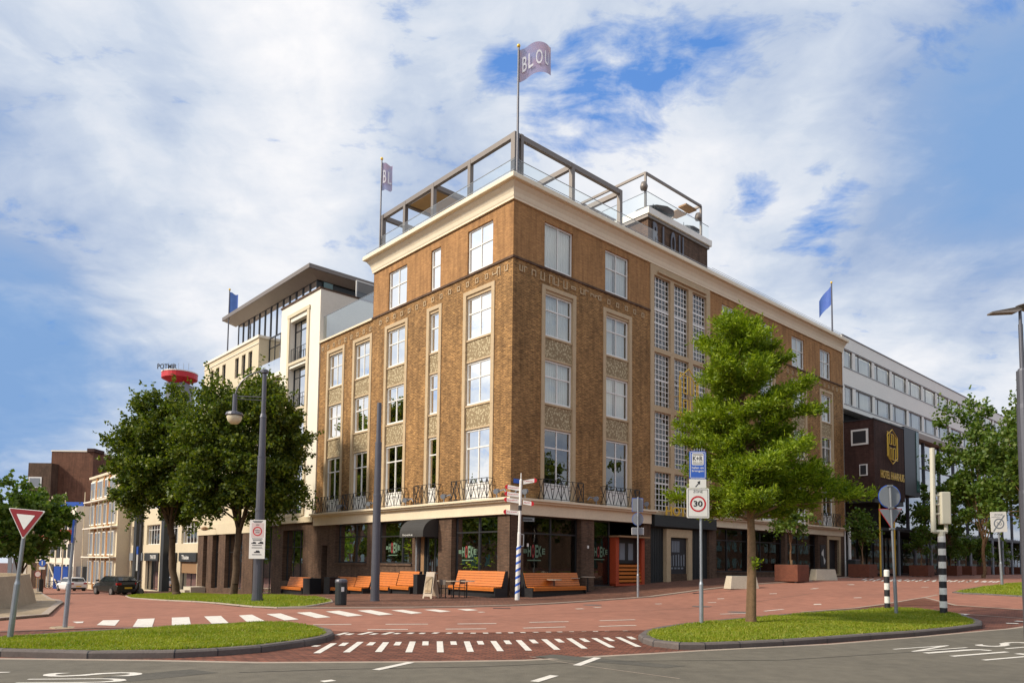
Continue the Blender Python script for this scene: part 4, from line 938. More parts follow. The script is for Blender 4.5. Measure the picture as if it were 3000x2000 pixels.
for (x,y,w) in [(2086,1765,24),(2112,1754,20),(2265,1739,22),(2395,1771,22),(2492,1712,20),(2383,1725,18),(2390,1723,18),(2495,1713,16),(2395,1770,20),(2513,1751,22),(2665,1687,14),(2860,1692,16),(2710,1720,20),(1929,1769,18),(1719,1779,0)]:
    if w: S.append(seg((x-w/2,y),(x+w/2,y-.5),.14))
for p,q in [((1375,281),(1408,280)),((1935,262),(1978,261)),((2040,253),(2078,252))]: P,Q=c5([p,q]); S.append(seg(P,Q,.2))
for p,q in [((1110,1540),(1270,1524)),((740,1565),(960,1558))]: S.append(seg((1850+p[0]*.35078,1250+p[1]*.35078),(1850+q[0]*.35078,1250+q[1]*.35078),.11))
S.append(seg(*c4([(970,1130),(1050,1115)]),.45)); S.append(seg(*c4([(1340,1178),(1420,1180)]),.2)); S.append(seg(*c4([(1400,1163),(1470,1168)]),.2))
for i in range(20): x=395+i*46; S.append(seg(*c4([(x,893+i*.8),(x+26,884+i*.8)]),.12)); 
for i in range(16): x=410+i*56; S.append(seg(*c4([(x,900+i*.6),(x+16,893+i*.6)]),.1))
stripes('lane_marking',S)
S=[]
LG=[((545,458),(447,515)),((698,450),(617,510)),((845,452),(800,508)),((998,448),(975,510)),((1153,447),(1157,510)),((1308,447),(1330,507)),((1460,445),(1502,503)),((1605,440),(1665,500)),((1752,435),(1828,495)),((1895,430),(1985,488)),((2038,428),(2143,482)),((2175,423),(2295,478))]
SH=[((455,470),(430,477)),((615,455),(588,473)),((770,452),(748,470)),((918,450),(905,470)),((1072,447),(1070,470)),((1230,447),(1235,467)),((1382,445),(1392,465)),((1535,442),(1552,463)),((1680,437),(1705,458)),((1825,433),(1855,453)),((1968,430),(2003,450)),((2105,425),(2145,445)),((2238,420),(2270,435))]
UP=[((620,397),(562,411)),((760,393),(692,408)),((890,392),(828,407)),((995,397),(975,404)),((1160,390),(1118,402)),((1283,390),(1270,402)),((1412,390),(1418,402)),((1545,387),(1565,400)),((1672,385),(1710,396)),((1795,382),(1850,394)),((1925,378),(1985,390)),((2055,376),(2115,388)),((2175,374),(2220,387)),((650,402),(620,410)),((790,401),(760,408)),((920,399),(895,405)),((1060,398),(1045,404)),((1215,397),(1200,402)),((1350,396),(1342,402)),((1485,395),(1495,400)),((1625,393),(1635,398)),((1770,390),(1780,395)),((1905,388),(1912,392)),((2040,386),(2050,391))]
for p,q in LG: S.append(seg(*c5([p,q]),.12))
for p,q in SH: S.append(seg(*c5([p,q]),.12))
for p,q in UP: S.append(seg(*c5([p,q]),.12))
stripes('ramp_marking',S,.006)
S=[]
for p,q in [((988,572),(785,616)),((2060,545),(1940,590)),((1812,648),(1695,684)),((545,676),(478,684))]: S.append(seg(*c5([p,q]),.13))
stripes('dashed_line',S,.018)
def busmark(uo,vr,vu,H,Wd):
    """LIJN BUS: origin = world point at lower left corner of LIJN row for the driver, vr driver's right, vu driver's ahead"""
    mb=MB(); uo=Vector(uo);vr=Vector(vr).normalized();vu=Vector(vu).normalized()
    def put(ch,r0,u0,w): text(mb,ch,uo+vr*r0+vu*u0,vr,vu,w,H,bold=.0)
    put('L',0,0,.42*Wd);put('I',.62*Wd,0,.12*Wd);put('J',.95*Wd,0,.36*Wd);put('N',1.5*Wd,0,.5*Wd)
    put('B',-.1*Wd,-H-.55,.48*Wd);put('U',.6*Wd,-H-.55,.5*Wd);put('S',1.35*Wd,-H-.55,.5*Wd)
    return struct(mb.build('road_lettering',M['paint'],normals=False))
# right hand lettering
nu=gt(2613,1902.6); nr=gt(2774,1891.5); ll=gt(2845.5,1938.4)
vu=(nu-nr).normalized(); H0=(nu-nr).length; vr=Vector((vu.y,-vu.x,0)); 
wid=abs((nu-ll).dot(vr))/1.95
org=nu-vr*(2.0*wid)-vu*H0; org.z=.018
busmark(org,vr,vu,H0,wid)
nr=gt(123,1957); nu=nr+(Vector((-1,-.42,0)).normalized())*H0
sR=gt(431,1971); sL=gt(154,1973); vu2=(sL-sR).normalized(); vr2=Vector((vu2.y,-vu2.x,0)); vr2.z=0;vu2.z=0
H1=H0*.74; wid*=.8
org=sR-vr2*(1.85*wid)+vu2*(H1+.55); org.z=.018
busmark(org,vr2,vu2,H1,wid)
M['patch']=mat('asphalt_patch',(.085,.076,.06),.92,var=.25,vs=1.5,bump=.5,bs=90,world=True)
M['tar']=mat('tar_seam',(.05,.045,.04),.8,var=.2)
for q in ([(1560,1925),(1950,1958),(2010,1952),(1620,1918)],[(300,1985),(560,1962),(640,1972),(380,1998)]): sheet('asphalt_patch',pxl(q),.0145,'patch')
kl4=pxl([(700,1972),(1000,1962),(1400,1955),(1800,1938),(2300,1935),(3000,1890)]); sheet('tar_seam',kl4+offs(kl4,.025)[::-1],.0155,'tar')
kl4=pxl([(1550,1925),(1700,1950),(1990,1990)]); sheet('tar_seam',kl4+offs(kl4,.03)[::-1],.0155,'kerblt')
kl4=pxl([(812,1800),(1400,1806),(1900,1788),(2400,1735)]); sheet('tar_seam',kl4+offs(kl4,.03)[::-1],.0105,'tar')
for x,y in ((1470,1782),(2050,1737)):
    p=gt(x,y); mbd=MB(); mbd.box(p.x-.3,p.y-.12,p.z-.05,p.x+.3,p.y+.12,p.z+.02); struct(mbd.build('street_drain',M['signblack']))
# manhole covers
mb=MB()
for x,y in ((2056,1776),(2163,1793),(1735,1772)):
    p=gt(x,y); mb.lathe([(.36,.0),(.36,.012)],(p.x,p.y,p.z+.004),20)
struct(mb.build('manhole_cover',M['kerb']))
# ---------------------------------------------------------------- grass islands
def island(poly,name_label,kw=.2,h=.12,blades=20000,bh=.046,km='kerb',bank=0.0):
    n=len(poly); A=sum(poly[i][0]*poly[(i+1)%n][1]-poly[(i+1)%n][0]*poly[i][1] for i in range(n))
    if A<0: poly=poly[::-1]
    def inset(P,w):
        out=[]
        for i in range(len(P)):
            a=Vector(P[i-1]);b=Vector(P[i]);c=Vector(P[(i+1)%len(P)])
            t1=(b-a).normalized();t2=(c-b).normalized(); n1=Vector((-t1.y,t1.x));n2=Vector((-t2.y,t2.x)); m=(n1+n2).normalized(); k=w/max(.5,m.dot(n1)); out.append(tuple(b+m*k))
        return out
    # subdivide outline
    P=[]
    for i in range(n):
        a=Vector(poly[i]);b=Vector(poly[(i+1)%n]); k=max(1,int((b-a).length/1.2))
        for j in range(k): P.append(tuple(a.lerp(b,j/k)))
    I=inset(P,kw); mb=MB(); N=len(P)
    def pt(p,z): q=W(p[0],p[1]); return (q.x,q.y,zg(*p)+z)
    B=inset(P,.03)
    for i in range(N):
        j=(i+1)%N
        mb.quad(pt(P[i],-.05),pt(P[j],-.05),pt(P[j],h-.03),pt(P[i],h-.03)); mb.quad(pt(P[i],h-.03),pt(P[j],h-.03),pt(B[j],h),pt(B[i],h)); mb.quad(pt(B[i],h),pt(B[j],h),pt(I[j],h),pt(I[i],h))
    struct(mb.build('kerb',M[km],normals=False))
    jb=MB()
    for i in range(N):
        a=Vector(P[i]);b=Vector(P[(i+1)%N]); tt=(b-a).normalized()*.009
        def jp(p,z,s_): return pt((p[0]+tt.x*s_,p[1]+tt.y*s_),z)
        oo=(a-Vector(I[i])).normalized()*.003; ao=a+oo; bo=Vector(B[i])+oo
        jb.quad(jp(ao,0,-1),jp(ao,0,1),jp(ao,h-.03,1),jp(ao,h-.03,-1)); jb.quad(jp(ao,h-.03,-1),jp(ao,h-.03,1),jp(bo,h+.003,1),jp(bo,h+.003,-1)); jb.quad(jp(bo,h+.003,-1),jp(bo,h+.003,1),jp(I[i],h+.003,1),jp(I[i],h+.003,-1))
    struct(jb.build('kerb_joint',M['signblack'],normals=False))
    g=sheet('grass_ground',I,h-.01,'grass')
    # blades
    xs=[p[0] for p in I];ys=[p[1] for p in I]; x0,x1,y0,y1=min(xs),max(xs),min(ys),max(ys)
    pts=np.column_stack([rng.uniform(x0,x1,blades*4),rng.uniform(y0,y1,blades*4)]); ins=np.zeros(len(pts),bool)
    Q=np.array(inset(P,kw-.03)); j=len(Q)-1
    for i in range(len(Q)):
        c=((Q[i,1]>pts[:,1])!=(Q[j,1]>pts[:,1]))&(pts[:,0]<(Q[j,0]-Q[i,0])*(pts[:,1]-Q[i,1])/(Q[j,1]-Q[i,1]+1e-12)+Q[i,0]); ins^=c; j=i
    pts=pts[ins][:blades]; n=len(pts)
    zz=np.interp(pts[:,0],[t[0] for t in UB],[t[1] for t in UB])+np.interp(pts[:,1],[t[0] for t in VB],[t[1] for t in VB])+h-.01
    wx=O.x+EX.x*pts[:,0]+EY.x*pts[:,1]; wy=O.y+EX.y*pts[:,0]+EY.y*pts[:,1]
    base=np.column_stack([wx,wy,zz]); an=rng.uniform(0,2*PI,n); w=rng.uniform(.008,.02,n)
    patch=.6+.5*np.sin(wx*1.7+np.sin(wy*2.3)*1.4)*np.sin(wy*1.3+1.1)
    hh=bh*rng.uniform(.4,1.5,n)*np.clip(patch+.2,.35,1.4)
    dx=np.column_stack([np.cos(an),np.sin(an),np.zeros(n)])*w[:,None]; tip=base+np.column_stack([rng.normal(0,.03,n),rng.normal(0,.03,n),hh])
    V=np.stack([base-dx,base+dx,tip],1).reshape(-1,3)
    me=bpy.data.meshes.new('grass'); me.vertices.add(3*n); me.vertices.foreach_set('co',V.ravel()); me.loops.add(3*n); me.polygons.add(n)
    me.loops.foreach_set('vertex_index',np.arange(3*n)); me.polygons.foreach_set('loop_start',np.arange(0,3*n,3)); me.polygons.foreach_set('loop_total',np.full(n,3)); me.update(); me.materials.append(M['blade'])
    o=bpy.data.objects.new('grass',me); col.objects.link(o); o['kind']='stuff'; o['label']=name_label; o['category']='grass'
isl=dl([(-120,1486),(-60,1479),(35,1473),(150,1463),(300,1454),(420,1446),(500,1442),(600,1439),(680,1441),(730,1448),(762,1457),(768,1466),(750,1474),(700,1484),(600,1498),(500,1506),(400,1511),(200,1513),(0,1508),(-120,1500)])
island(isl,'bright short grass of the near traffic island at lower left',blades=60000)
isr=dl([(1466,1468),(1480,1458),(1510,1450),(1560,1442),(1630,1434),(1700,1427),(1800,1418),(1900,1410),(2036,1402),(2100,1403),(2150,1408),(2215,1419),(2256,1434),(2256,1443),(2200,1451),(2100,1461),(2000,1468),(1900,1476),(1800,1483),(1700,1488),(1620,1491),(1560,1491),(1500,1484),(1475,1476)])
island(isr,'bright short grass of the traffic island round the green tree',blades=70000)
isg=pxl([(366,1745.5),(430,1741),(520,1737),(620,1741),(700,1744),(860,1746),(930,1750),(972,1757),(978,1764),(940,1772),(900,1778),(812,1782),(740,1779),(700,1775),(631,1768),(560,1763),(491,1760),(430,1756),(386,1752.5)])
island(isg,'long grass strip under the linden trees in front of the cream building',kw=.12,h=.05,blades=60000,bh=.07,km='kerblt')
isq=pxl([(2790,1736),(2830,1727),(2880,1719),(2940,1713),(3010,1706),(3120,1700),(3160,1740),(3060,1752),(2980,1748),(2880,1742),(2820,1740)])
island(isq,'grass patch at the right edge beside the end of zone sign',kw=.12,h=.06,blades=25000,km='kerb')
# ---------------------------------------------------------------- trees
def leafmesh(name,C,m,parent,size,asp=1.0,flat=0.5,droop=0,orient=None,quad=True):
    """C: (n,3) leaf centres (local)"""
    n=len(C); d=rng.normal(size=(n,3)); 
    if orient is not None: d=orient+rng.normal(size=(n,3))*.45
    d/=np.linalg.norm(d,axis=1)[:,None]
    up=np.tile([0,0,1.],(n,1))*flat+rng.normal(size=(n,3))*(1-flat); 
    s=np.cross(d,up); s/=np.linalg.norm(s,axis=1)[:,None]+1e-9
    L_=size*rng.uniform(.6,1.3,n)[:,None]; a=d*L_; b=s*L_*asp*.5
    V=np.stack([C,C+a*.5+b,C+a,C+a*.5-b],1).reshape(-1,3)
    me=bpy.data.meshes.new(name); me.vertices.add(4*n); me.vertices.foreach_set('co',V.ravel()); me.loops.add(4*n); me.polygons.add(n)
    me.loops.foreach_set('vertex_index',np.arange(4*n)); me.polygons.foreach_set('loop_start',np.arange(0,4*n,4)); me.polygons.foreach_set('loop_total',np.full(n,4)); me.update(); me.materials.append(M[m])
    o=bpy.data.objects.new(name,me); col.objects.link(o); o.parent=parent; return o
def limb(mb,p,q,r0,r1,sag=0,n=5,segs=3):
    p=Vector(p);q=Vector(q); pts=[p.lerp(q,i/segs)+Vector((0,0,sag*math.sin(PI*i/segs)))+Vector([random.uniform(-.03,.03)*(q-p).length*(0<i<segs) for _ in range(3)]) for i in range(segs+1)]
    for i in range(segs): mb.cyl(pts[i],pts[i+1],r0+(r1-r0)*i/segs,r0+(r1-r0)*(i+1)/segs,n=n,cap=False)
    return pts
def round_tree(name,label,P,cc,R3,th,tr,nclump,nleaf,size,m='leaf_dk',group=None,trunkm='bark',seed=1,lean=0,clr=.17,inner=.55,cut=None):
    """cc centre of crown (rel), R3 radii"""
    random.seed(seed); t=thing(name,label,'tree',P,0,group)
    cc=Vector(cc); mb=MB(); top=Vector((cc.x*.6,cc.y*.6,th))
    limb(mb,(0,0,-.1),top,tr,tr*.72,n=9,segs=5); mb.cyl((0,0,-.15),(0,0,.25),tr*1.35,tr,n=9)
    ends=[]
    for i in range(nclump):
        a=random.uniform(0,2*PI); z=random.uniform(-.95,1); r=math.sqrt(max(0,1-z*z)); k=random.uniform(inner,1.0)
        # egg outline with lobes
        k*=1+.12*math.sin(a*3+seed)+.08*math.sin(z*7+a*2)
        r=min(1.0,r*(1.3 if z<0 else 1.05))
        e=cc+Vector((R3[0]*r*math.cos(a)*k,R3[1]*r*math.sin(a)*k,R3[2]*z*k*(1 if z>0 else .9)))
        ends.append(e)
    for e in ends[:min(26,nclump)]:
        mid=top.lerp(Vector((cc.x,cc.y,cc.z)),random.uniform(.1,.9)); s=top.lerp(mid,.5)
        limb(mb,s,e.lerp(s,.15),tr*.28,.02,sag=.1)
    for i in range(5):
        a=i*1.3+seed; e=cc+Vector((R3[0]*.5*math.cos(a),R3[1]*.5*math.sin(a),R3[2]*.2)); limb(mb,top-Vector((0,0,.2+.12*i)),e,tr*.42,tr*.1,sag=-.1)
    mb.build('trunk',M[trunkm],t,smooth=True)
    E_=np.array([tuple(e) for e in ends]); idx=rng.integers(0,len(E_),nleaf)
    cs=clr*(R3[0]+R3[2])*.5*rng.uniform(.6,1.35,len(E_))
    dd=rng.normal(size=(nleaf,3)); dd/=np.linalg.norm(dd,axis=1)[:,None]; rr=rng.uniform(0,1,nleaf)**.5
    C=E_[idx]+dd*(rr*cs[idx])[:,None]*np.array([1,1,.75])
    # twigs poking out
    ntw=int(nleaf*.06); ti=rng.integers(0,len(E_),ntw); out=E_[ti]-np.array(cc); out/=np.linalg.norm(out,axis=1)[:,None]+1e-9
    tl=rng.uniform(.8,1.6,ntw)*cs[ti]; C[:ntw]=E_[ti]+out*tl[:,None]+rng.normal(0,.05,(ntw,3))
    leafmesh('crown',C,m,t,size,asp=.95,flat=.4); return t
Pt=gt(517,1743); c1=at(470,1345,Pt.y); Pt2=gt(683,1745)
# crown extents are measured in the photograph at the depth of each trunk
def ctr(P,px,py): q=at(px,py,P.y); return (q.x-P.x,0,q.z-P.z)
round_tree('linden_tree','dark rounded linden tree in the grass strip, the left one of two',Pt,ctr(Pt,486,1352),(3.0,2.8,4.5),4.7,.25,330,90000,.18,group='linden trees on the grass strip',seed=3)
round_tree('linden_tree','dark rounded linden tree directly behind the curved-arm lamp post',Pt2,ctr(Pt2,714,1326),(3.35,2.9,4.5),4.0,.23,340,95000,.165,group='linden trees on the grass strip',seed=9)
Pl=Vector((at(60,1600,62).x,62,-1.9))
round_tree('street_tree','leafy green street tree at the far left edge behind the yield sign',Pl,ctr(Pl,70,1540),(3.9,2.8,3.3),2.2,.2,110,16000,.3,m='leaf_md',seed=5)
Pl2=Vector((at(-60,1600,58).x,58,-1.9)); round_tree('street_tree','tree partly cut by the left photo edge, left neighbour of the leafy green one',Pl2,ctr(Pl2,-60,1530),(3.2,2.8,3.4),2.0,.2,80,9000,.3,m='leaf_md',seed=6)
# feathery cypress on the right island
Pc=gt(2200,1834); Pc.z+=.1
t=thing('cypress_tree','tall feathery bright green cypress tree on the right traffic island','tree',Pc,0)
random.seed(11); mb=MB()
H_=7.95
tr_=lambda z:.138*(1-z/H_*.93)
prev=Vector((0,0,-.15)); 
axis=lambda z: Vector((.10*math.sin(z*.7)-.02*z+.0,.06*math.sin(z*.9),z))
zz=[i*.4-.15 for i in range(22)]
for a,b in zip(zz[:-1],zz[1:]): mb.cyl(axis(a) if a>0 else Vector((0,0,a)),axis(b),tr_(max(a,0))*(1.15 if a<.2 else 1),tr_(b),n=9,cap=False)
C=[];D=[]
def prof_r(z,a):  # crown radius by height; wider to the right at the low side
    f=(z-2.55)/(H_-2.55); 
    r=2.2*max(.02,1-f)**.50*(.70+.30*min(1,f/.10))
    c=math.cos(a)
    if f<.36: r*=1+.33*max(0,c)
    return r
zb=2.75; k=0
while zb<H_-.15:
    for j in range(4 if zb<5 else 3):
        a=k*2.4+random.uniform(-.35,.35); k+=1
        z0=zb+random.uniform(-.15,.15); r=prof_r(z0+.3,a)*random.uniform(.58,1.13)
        if math.cos(a)<-.15 and math.sin(a)<.12 and z0<4.9: r*=.42
        s=axis(z0); tilt=random.uniform(-.05,.60)+.5*(z0/H_)**3; e=s+Vector((r*math.cos(a),r*math.sin(a),r*tilt-.3*(j==0 and z0<4.2)))
        pts=limb(mb,s,e,tr_(z0)*.38+.008,.008,sag=.06*r,segs=4)
        # sprays along the limb
        m=int(13+20*r)
        for q in range(m):
            f=random.uniform(.22,1.04); c0=s.lerp(e,f)+Vector((0,0,.06*r*math.sin(PI*min(f,1))))
            side=random.choice((-1,1)); aa=a+side*random.uniform(.3,1.3); L1=random.uniform(.25,.62)*(1.15-.35*f)
            d=Vector((math.cos(aa),math.sin(aa),random.uniform(.05,1.1))).normalized()
            for w in range(random.randint(34,50)):
                g=random.random()**.8; p=c0+d*(L1*g)+Vector([random.gauss(0,.055) for _ in range(3)])
                C.append(tuple(p)); ld=d*.9+Vector((random.gauss(0,.55),random.gauss(0,.55),random.uniform(-.4,.6))); D.append(tuple(ld))
    zb+=.20
for q in range(500):   # plume at the top
    p=axis(H_-random.uniform(-.32,.8)); C.append((p.x+random.gauss(0,.12),p.y+random.gauss(0,.12),p.z)); D.append((random.gauss(0,.5),random.gauss(0,.5),1))
for q in range(70):  # low sprout on trunk
    C.append((.12+random.gauss(0,.07),-.1+random.gauss(0,.05),1.55+random.gauss(0,.07))); D.append((random.gauss(0,1),random.gauss(0,1),.5))
mb.build('trunk',M['barklt'],t,smooth=True)
leafmesh('crown',np.array(C),'leaf_br',t,.112,asp=.30,flat=.35,orient=np.array(D))
print('cypress leaves',len(C))
# big street trees at right edge, and slim trees in corten planters
for i,(px,py,yy,cy_,R3,lab) in enumerate([(2880,1660,56,1380,(4.0,3.5,6.0),'tall airy street tree left of the right-hand lamp mast'),(3030,1660,50,1330,(3.2,3.0,6.6),'tall street tree at the right photo edge behind the lamp mast'),(2770,1665,66,1490,(3.2,3.0,3.4),'small leafy tree between the traffic signal and the end of zone sign')]):
    P=Vector((at(px,py,yy).x,yy,.8)); round_tree('street_tree',lab,P,ctr(P,px,cy_),R3,3.0,.13,95 if i<2 else 60,15000 if i<2 else 8000,.24,m='leaf_md',seed=20+i,group='street trees at the right',trunkm='barklt',clr=.15,inner=.3)
plant=[(2320,1705,5.4,'corten planter before the shop windows, nearest of the row'),(2528,1690,5.0,'corten planter standing right of the dark litter bin at the hotel corner'),(2700,1672,4.7,'corten planter seen just left of the black and white signal post'),(2785,1668,4.4,'corten planter half hidden by the banded signal post'),(2830,1664,4.3,'second corten planter right of the signal post'),(2875,1661,4.2,'third corten planter right of the signal post'),(2930,1658,4.1,'corten planter behind the end of zone sign foot'),(2980,1655,4,'corten planter at the right photo edge')]
deps=[39,52,60,66,73,80,88,96]
for i,(px,py,ht,lab) in enumerate(plant):
    yy=deps[i]; P=gt(px,py) if i==0 else Vector((at(px,py,yy).x,yy,.8)); s=1.3 if i==0 else 1.45
    t=thing('planter',lab,'planter',P,TH,'corten steel planters along the street')
    mb=MB(); mb.box(-s/2,-s/2,.06,s/2,s/2,.95); b=mb.build('box',M['corten'],t,bevel=.02)
    mb=MB(); mb.box(-s/2+.08,-s/2+.08,.951,s/2-.08,s/2-.08,.96); mb.build('soil',M['bark'],t)
    mb=MB()
    for q in (-1,1):
        for w in (-1,1): mb.box(q*s*.35-.05,w*s*.35-.05,0,q*s*.35+.05,w*s*.35+.05,.06)
    mb.build('foot',M['signgrey'],t)
    round_tree('young_tree','slim young tree in the '+' '.join(lab.split(' standing')[0].split(' seen')[0].split()[:11]),P+Vector((0,0,.95)),(-.1+.05*i,0,ht-2.4 if i else 2.9),(1.0 if i else .95,1.0,1.5 if i else 1.45),1.6,.05,34,1700,.17,m='leaf_md',seed=40+i,group='young trees in the planters',trunkm='barklt',clr=.30,inner=.35)
# ---------------------------------------------------------------- street furniture
def pole(mb,h,segs,n=14):
    for (z0,z1,r0,r1) in segs: mb.lathe([(r0,z0),(r1,z1)],(0,0,0),n)
# old lamp post with globe
P=gt(753,1762); D=P.y; top=at(774,1095,D); hz=top.z-P.z
t=thing('street_lamp','old style blue-grey lamp post with curved arm and hanging globe lamp','street lamp',P,0)
mb=MB(); pole(mb,hz,[(-.1,.12,.22,.22),(.12,.3,.20,.195),(.3,3.45,.185,.17),(3.45,3.55,.185,.185),(3.55,5.5,.16,.148),(5.5,5.56,.16,.16),(5.56,7.05,.13,.115),(7.05,7.2,.135,.095),(7.2,hz,.082,.08)]); mb.lathe([(.05,hz),(.14,hz+.03),(.14,hz+.14),(.03,hz+.2)],(0,0,0),12); mb.build('pole',M['greymetal'],t,smooth=False)
mb=MB(); ax=at(688,1180,D).x-top.x-.02; z1=at(688,1166,D).z-P.z; 
pts=[(.0,0,hz+.1)]+[(ax*math.sin(a),0,z1+(hz+.1-z1)*math.cos(a)) for a in [PI/2*i/10 for i in range(1,11)]]; mb.tube(pts,.028,7)
mb.tube([(0,0,z1+.05),(ax,0,z1+.08)],.022,6); mb.tube([(0,0,z1-.08),(ax,0,z1-.02)],.016,6); mb.build('arm',M['greymetal'],t)
zl=at(687,1222,D).z-P.z
mb=MB(); mb.cyl((ax,0,z1+.15),(ax,0,zl+.2),.085,.095,n=10); mb.lathe([(.10,.24),(.30,.18),(.34,.08),(.31,.06)],(ax,0,zl),16); mb.build('lamp_holder',M['greymetal'],t)
mb=MB(); mb.lathe([(.02,-.27),(.14,-.25),(.24,-.15),(.285,0),(.27,.07),(.2,.1)],(ax,0,zl),18); mb.build('globe',M['lampglobe'],t,smooth=True)
mb=MB(); q0=at(742,1523,D);q1=at(784,1636,D); w=q1.x-q0.x; zz0=q1.z-P.z; zz1=q0.z-P.z; xo=q0.x-P.x-.02
y0=-.27
mb.box(xo,y0-.02,zz0,xo+w,y0,zz1); sg=mb.build('sign_plate',M['signwhite'],t)
mb=MB(); mb.box(xo+.07,y0-.023,zz1-.66,xo+w-.06,y0-.0205,zz1-.12); mb.build('pink_panel',M['pinkgrey'],sg)
def ring(mb,cx,cz,y,r0,r1,n=28):
    for i in range(n):
        a=2*PI*i/n;b=2*PI*(i+1)/n
        mb.quad((cx+r0*math.cos(a),y,cz+r0*math.sin(a)),(cx+r1*math.cos(a),y,cz+r1*math.sin(a)),(cx+r1*math.cos(b),y,cz+r1*math.sin(b)),(cx+r0*math.cos(b),y,cz+r0*math.sin(b)))
def disc(mb,cx,cz,y,r,n=28): mb.quad(*[(cx+r*math.cos(2*PI*i/n),y,cz+r*math.sin(2*PI*i/n)) for i in range(n)])
mb=MB(); ring(mb,xo+w/2,zz1-.43,y0-.026,.135,.175); mb.build('red_ring',M['red'],sg,normals=False)
mb=MB(); y=y0-.027
text(mb,'zone',(xo+w/2-.06,y,zz1-.21),(1,0,0),(0,0,1),.12,.045); text(mb,'milieu',(xo+w/2-.1,y,zz1-.42),(1,0,0),(0,0,1),.2,.06); text(mb,'zone',(xo+w/2-.08,y,zz1-.50),(1,0,0),(0,0,1),.16,.05)
for k,(zq,ww) in enumerate([(zz1-.06,.38),(zz1-.10,.3),(zz1-.72,.4),(zz1-.78,.34),(zz1-.97,.36),(zz1-1.06,.4),(zz1-1.32,.36)]):
    mb.quad((xo+w/2-ww/2,y,zq),(xo+w/2+ww/2,y,zq),(xo+w/2+ww/2,y,zq+.022),(xo+w/2-ww/2,y,zq+.022))
def trk(cx,cz,s):
    mb.quad((cx-s,y,cz),(cx+s,y,cz),(cx+s,y,cz+s*.55),(cx+s*.6,y,cz+s*.8),(cx-s*.3,y,cz+s*.8),(cx-s*.4,y,cz+s*.35),(cx-s,y,cz+s*.3))
trk(xo+w/2-.13,zz1-.9,.09);trk(xo+w/2+.13,zz1-.9,.1);trk(xo+w/2,zz1-1.24,.11)
mb.build('lettering',M['signblack'],sg,normals=False)
# plain trolley mast
P=gt(1098,1760); t=thing('mast','tall plain blue-grey stepped mast without a lamp in front of the cafe','mast',P,0); top=at(1116,1180,P.y).z-P.z
mb=MB(); pole(mb,top,[(-.1,.05,.20,.195),(.05,4.2,.18,.155),(4.2,4.28,.165,.16),(4.28,6.3,.14,.13),(6.3,6.37,.137,.134),(6.37,top,.10,.088)],18); mb.build('pole',M['greymetal'],t)
# litter bin
P=gt(998,1772); t=thing('litter_bin','dark grey rounded litter bin beside the grass strip','litter bin',P,.5)
mb=MB(); mb.lathe([(.19,.0),(.205,.05),(.215,.82),(.21,.86)],(0,0,0),14); mb.build('body',M['blackpanel'],t,smooth=False)
mb=MB(); mb.lathe([(.222,.80),(.226,.86),(.205,.92),(.1,.95)],(0,0,0),14); mb.build('lid',M['greymetal'],t)
mb=MB(); mb.box(-.05,-.226,.5,.05,-.214,.66); mb.build('sticker',M['signwhite'],t)
P=Vector((gt(2480,1690).x,0,0)); P=W(35.0,-1.0,.8); t=thing('litter_bin','tall dark wheeled bin standing by the downpipe at the far hotel corner','litter bin',P,TH)
mb=MB(); mb.box(-.4,-.35,.05,.4,.35,1.25); mb.build('body',M['blackpanel'],t,bevel=.04); mb=MB(); mb.box(-.43,-.38,1.25,.43,.38,1.33); mb.build('lid',M['greymetal'],t,bevel=.02)
def signpole(mb,h,r=.038): mb.lathe([(r*1.5,-.1),(r*1.5,1.0),(r*1.1,1.06),(r,1.1),(r,h)],(0,0,0),10)
def plate(mb,poly,y,th=.02): mb.prism([(x,y,z) for x,z in poly],(0,th,0))
def rrect(x0,x1,z0,z1,r=.03,n=4):
    P=[]
    for cx,cz,a0 in ((x1-r,z0+r,-PI/2),(x1-r,z1-r,0),(x0+r,z1-r,PI/2),(x0+r,z0+r,PI)):
        for i in range(n+1): a=a0+PI/2*i/n; P.append((cx+r*math.cos(a),cz+r*math.sin(a)))
    return P
def face(mb,poly,y): mb.quad(*[(x,y,z) for x,z in poly])
# zone 30 + K+R sign
P=gt(2055,1838); P.z+=.1; D=P.y; t=thing('zone_sign','pole with blue K+R sign, white arrow plate and ZONE 30 sign on right island','traffic sign',P,0)
zt=at(2040,1322,D).z-P.z
mb=MB(); signpole(mb,zt,.036); mb.build('pole',M['galv'],t)
cx=at(2043,1475,D).x-P.x
z0,z1=at(0,1518,D).z-P.z,at(0,1428,D).z-P.z
z0=at(2043,1517,D).z-P.z; z1=at(2043,1430,D).z-P.z; w=.285
mb=MB(); plate(mb,rrect(cx-w,cx+w,z0,z1),-.065); sg=mb.build('speed_plate',M['signwhite'],t)
mb=MB(); 
for (a,b,c,d) in ((cx-w+.03,cx+w-.03,z0+.03,z0+.04),(cx-w+.03,cx+w-.03,z1-.04,z1-.03),(cx-w+.03,cx-w+.04,z0+.04,z1-.04),(cx+w-.04,cx+w-.03,z0+.04,z1-.04)): face(mb,[(a,c),(b,c),(b,d),(a,d)],-.068)
text(mb,'ZONE',(cx-.12,-.068,z1-.12),(1,0,0),(0,0,1),.24,.065); text(mb,'30',(cx-.115,-.070,(z0+z1)/2-.09),(1,0,0),(0,0,1),.23,.15,bold=.025); mb.build('lettering',M['signblack'],sg,normals=False)
mb=MB(); ring(mb,cx,(z0+z1)/2-.02,-.069,.165,.205,36); mb.build('red_ring',M['red'],sg,normals=False)
z2=at(2043,1403,D).z-P.z; wk=.215
mb=MB(); plate(mb,rrect(cx-wk,cx+wk,z1+.01,z2-.005,.01),-.062); ar=mb.build('arrow_plate',M['signwhite'],t)
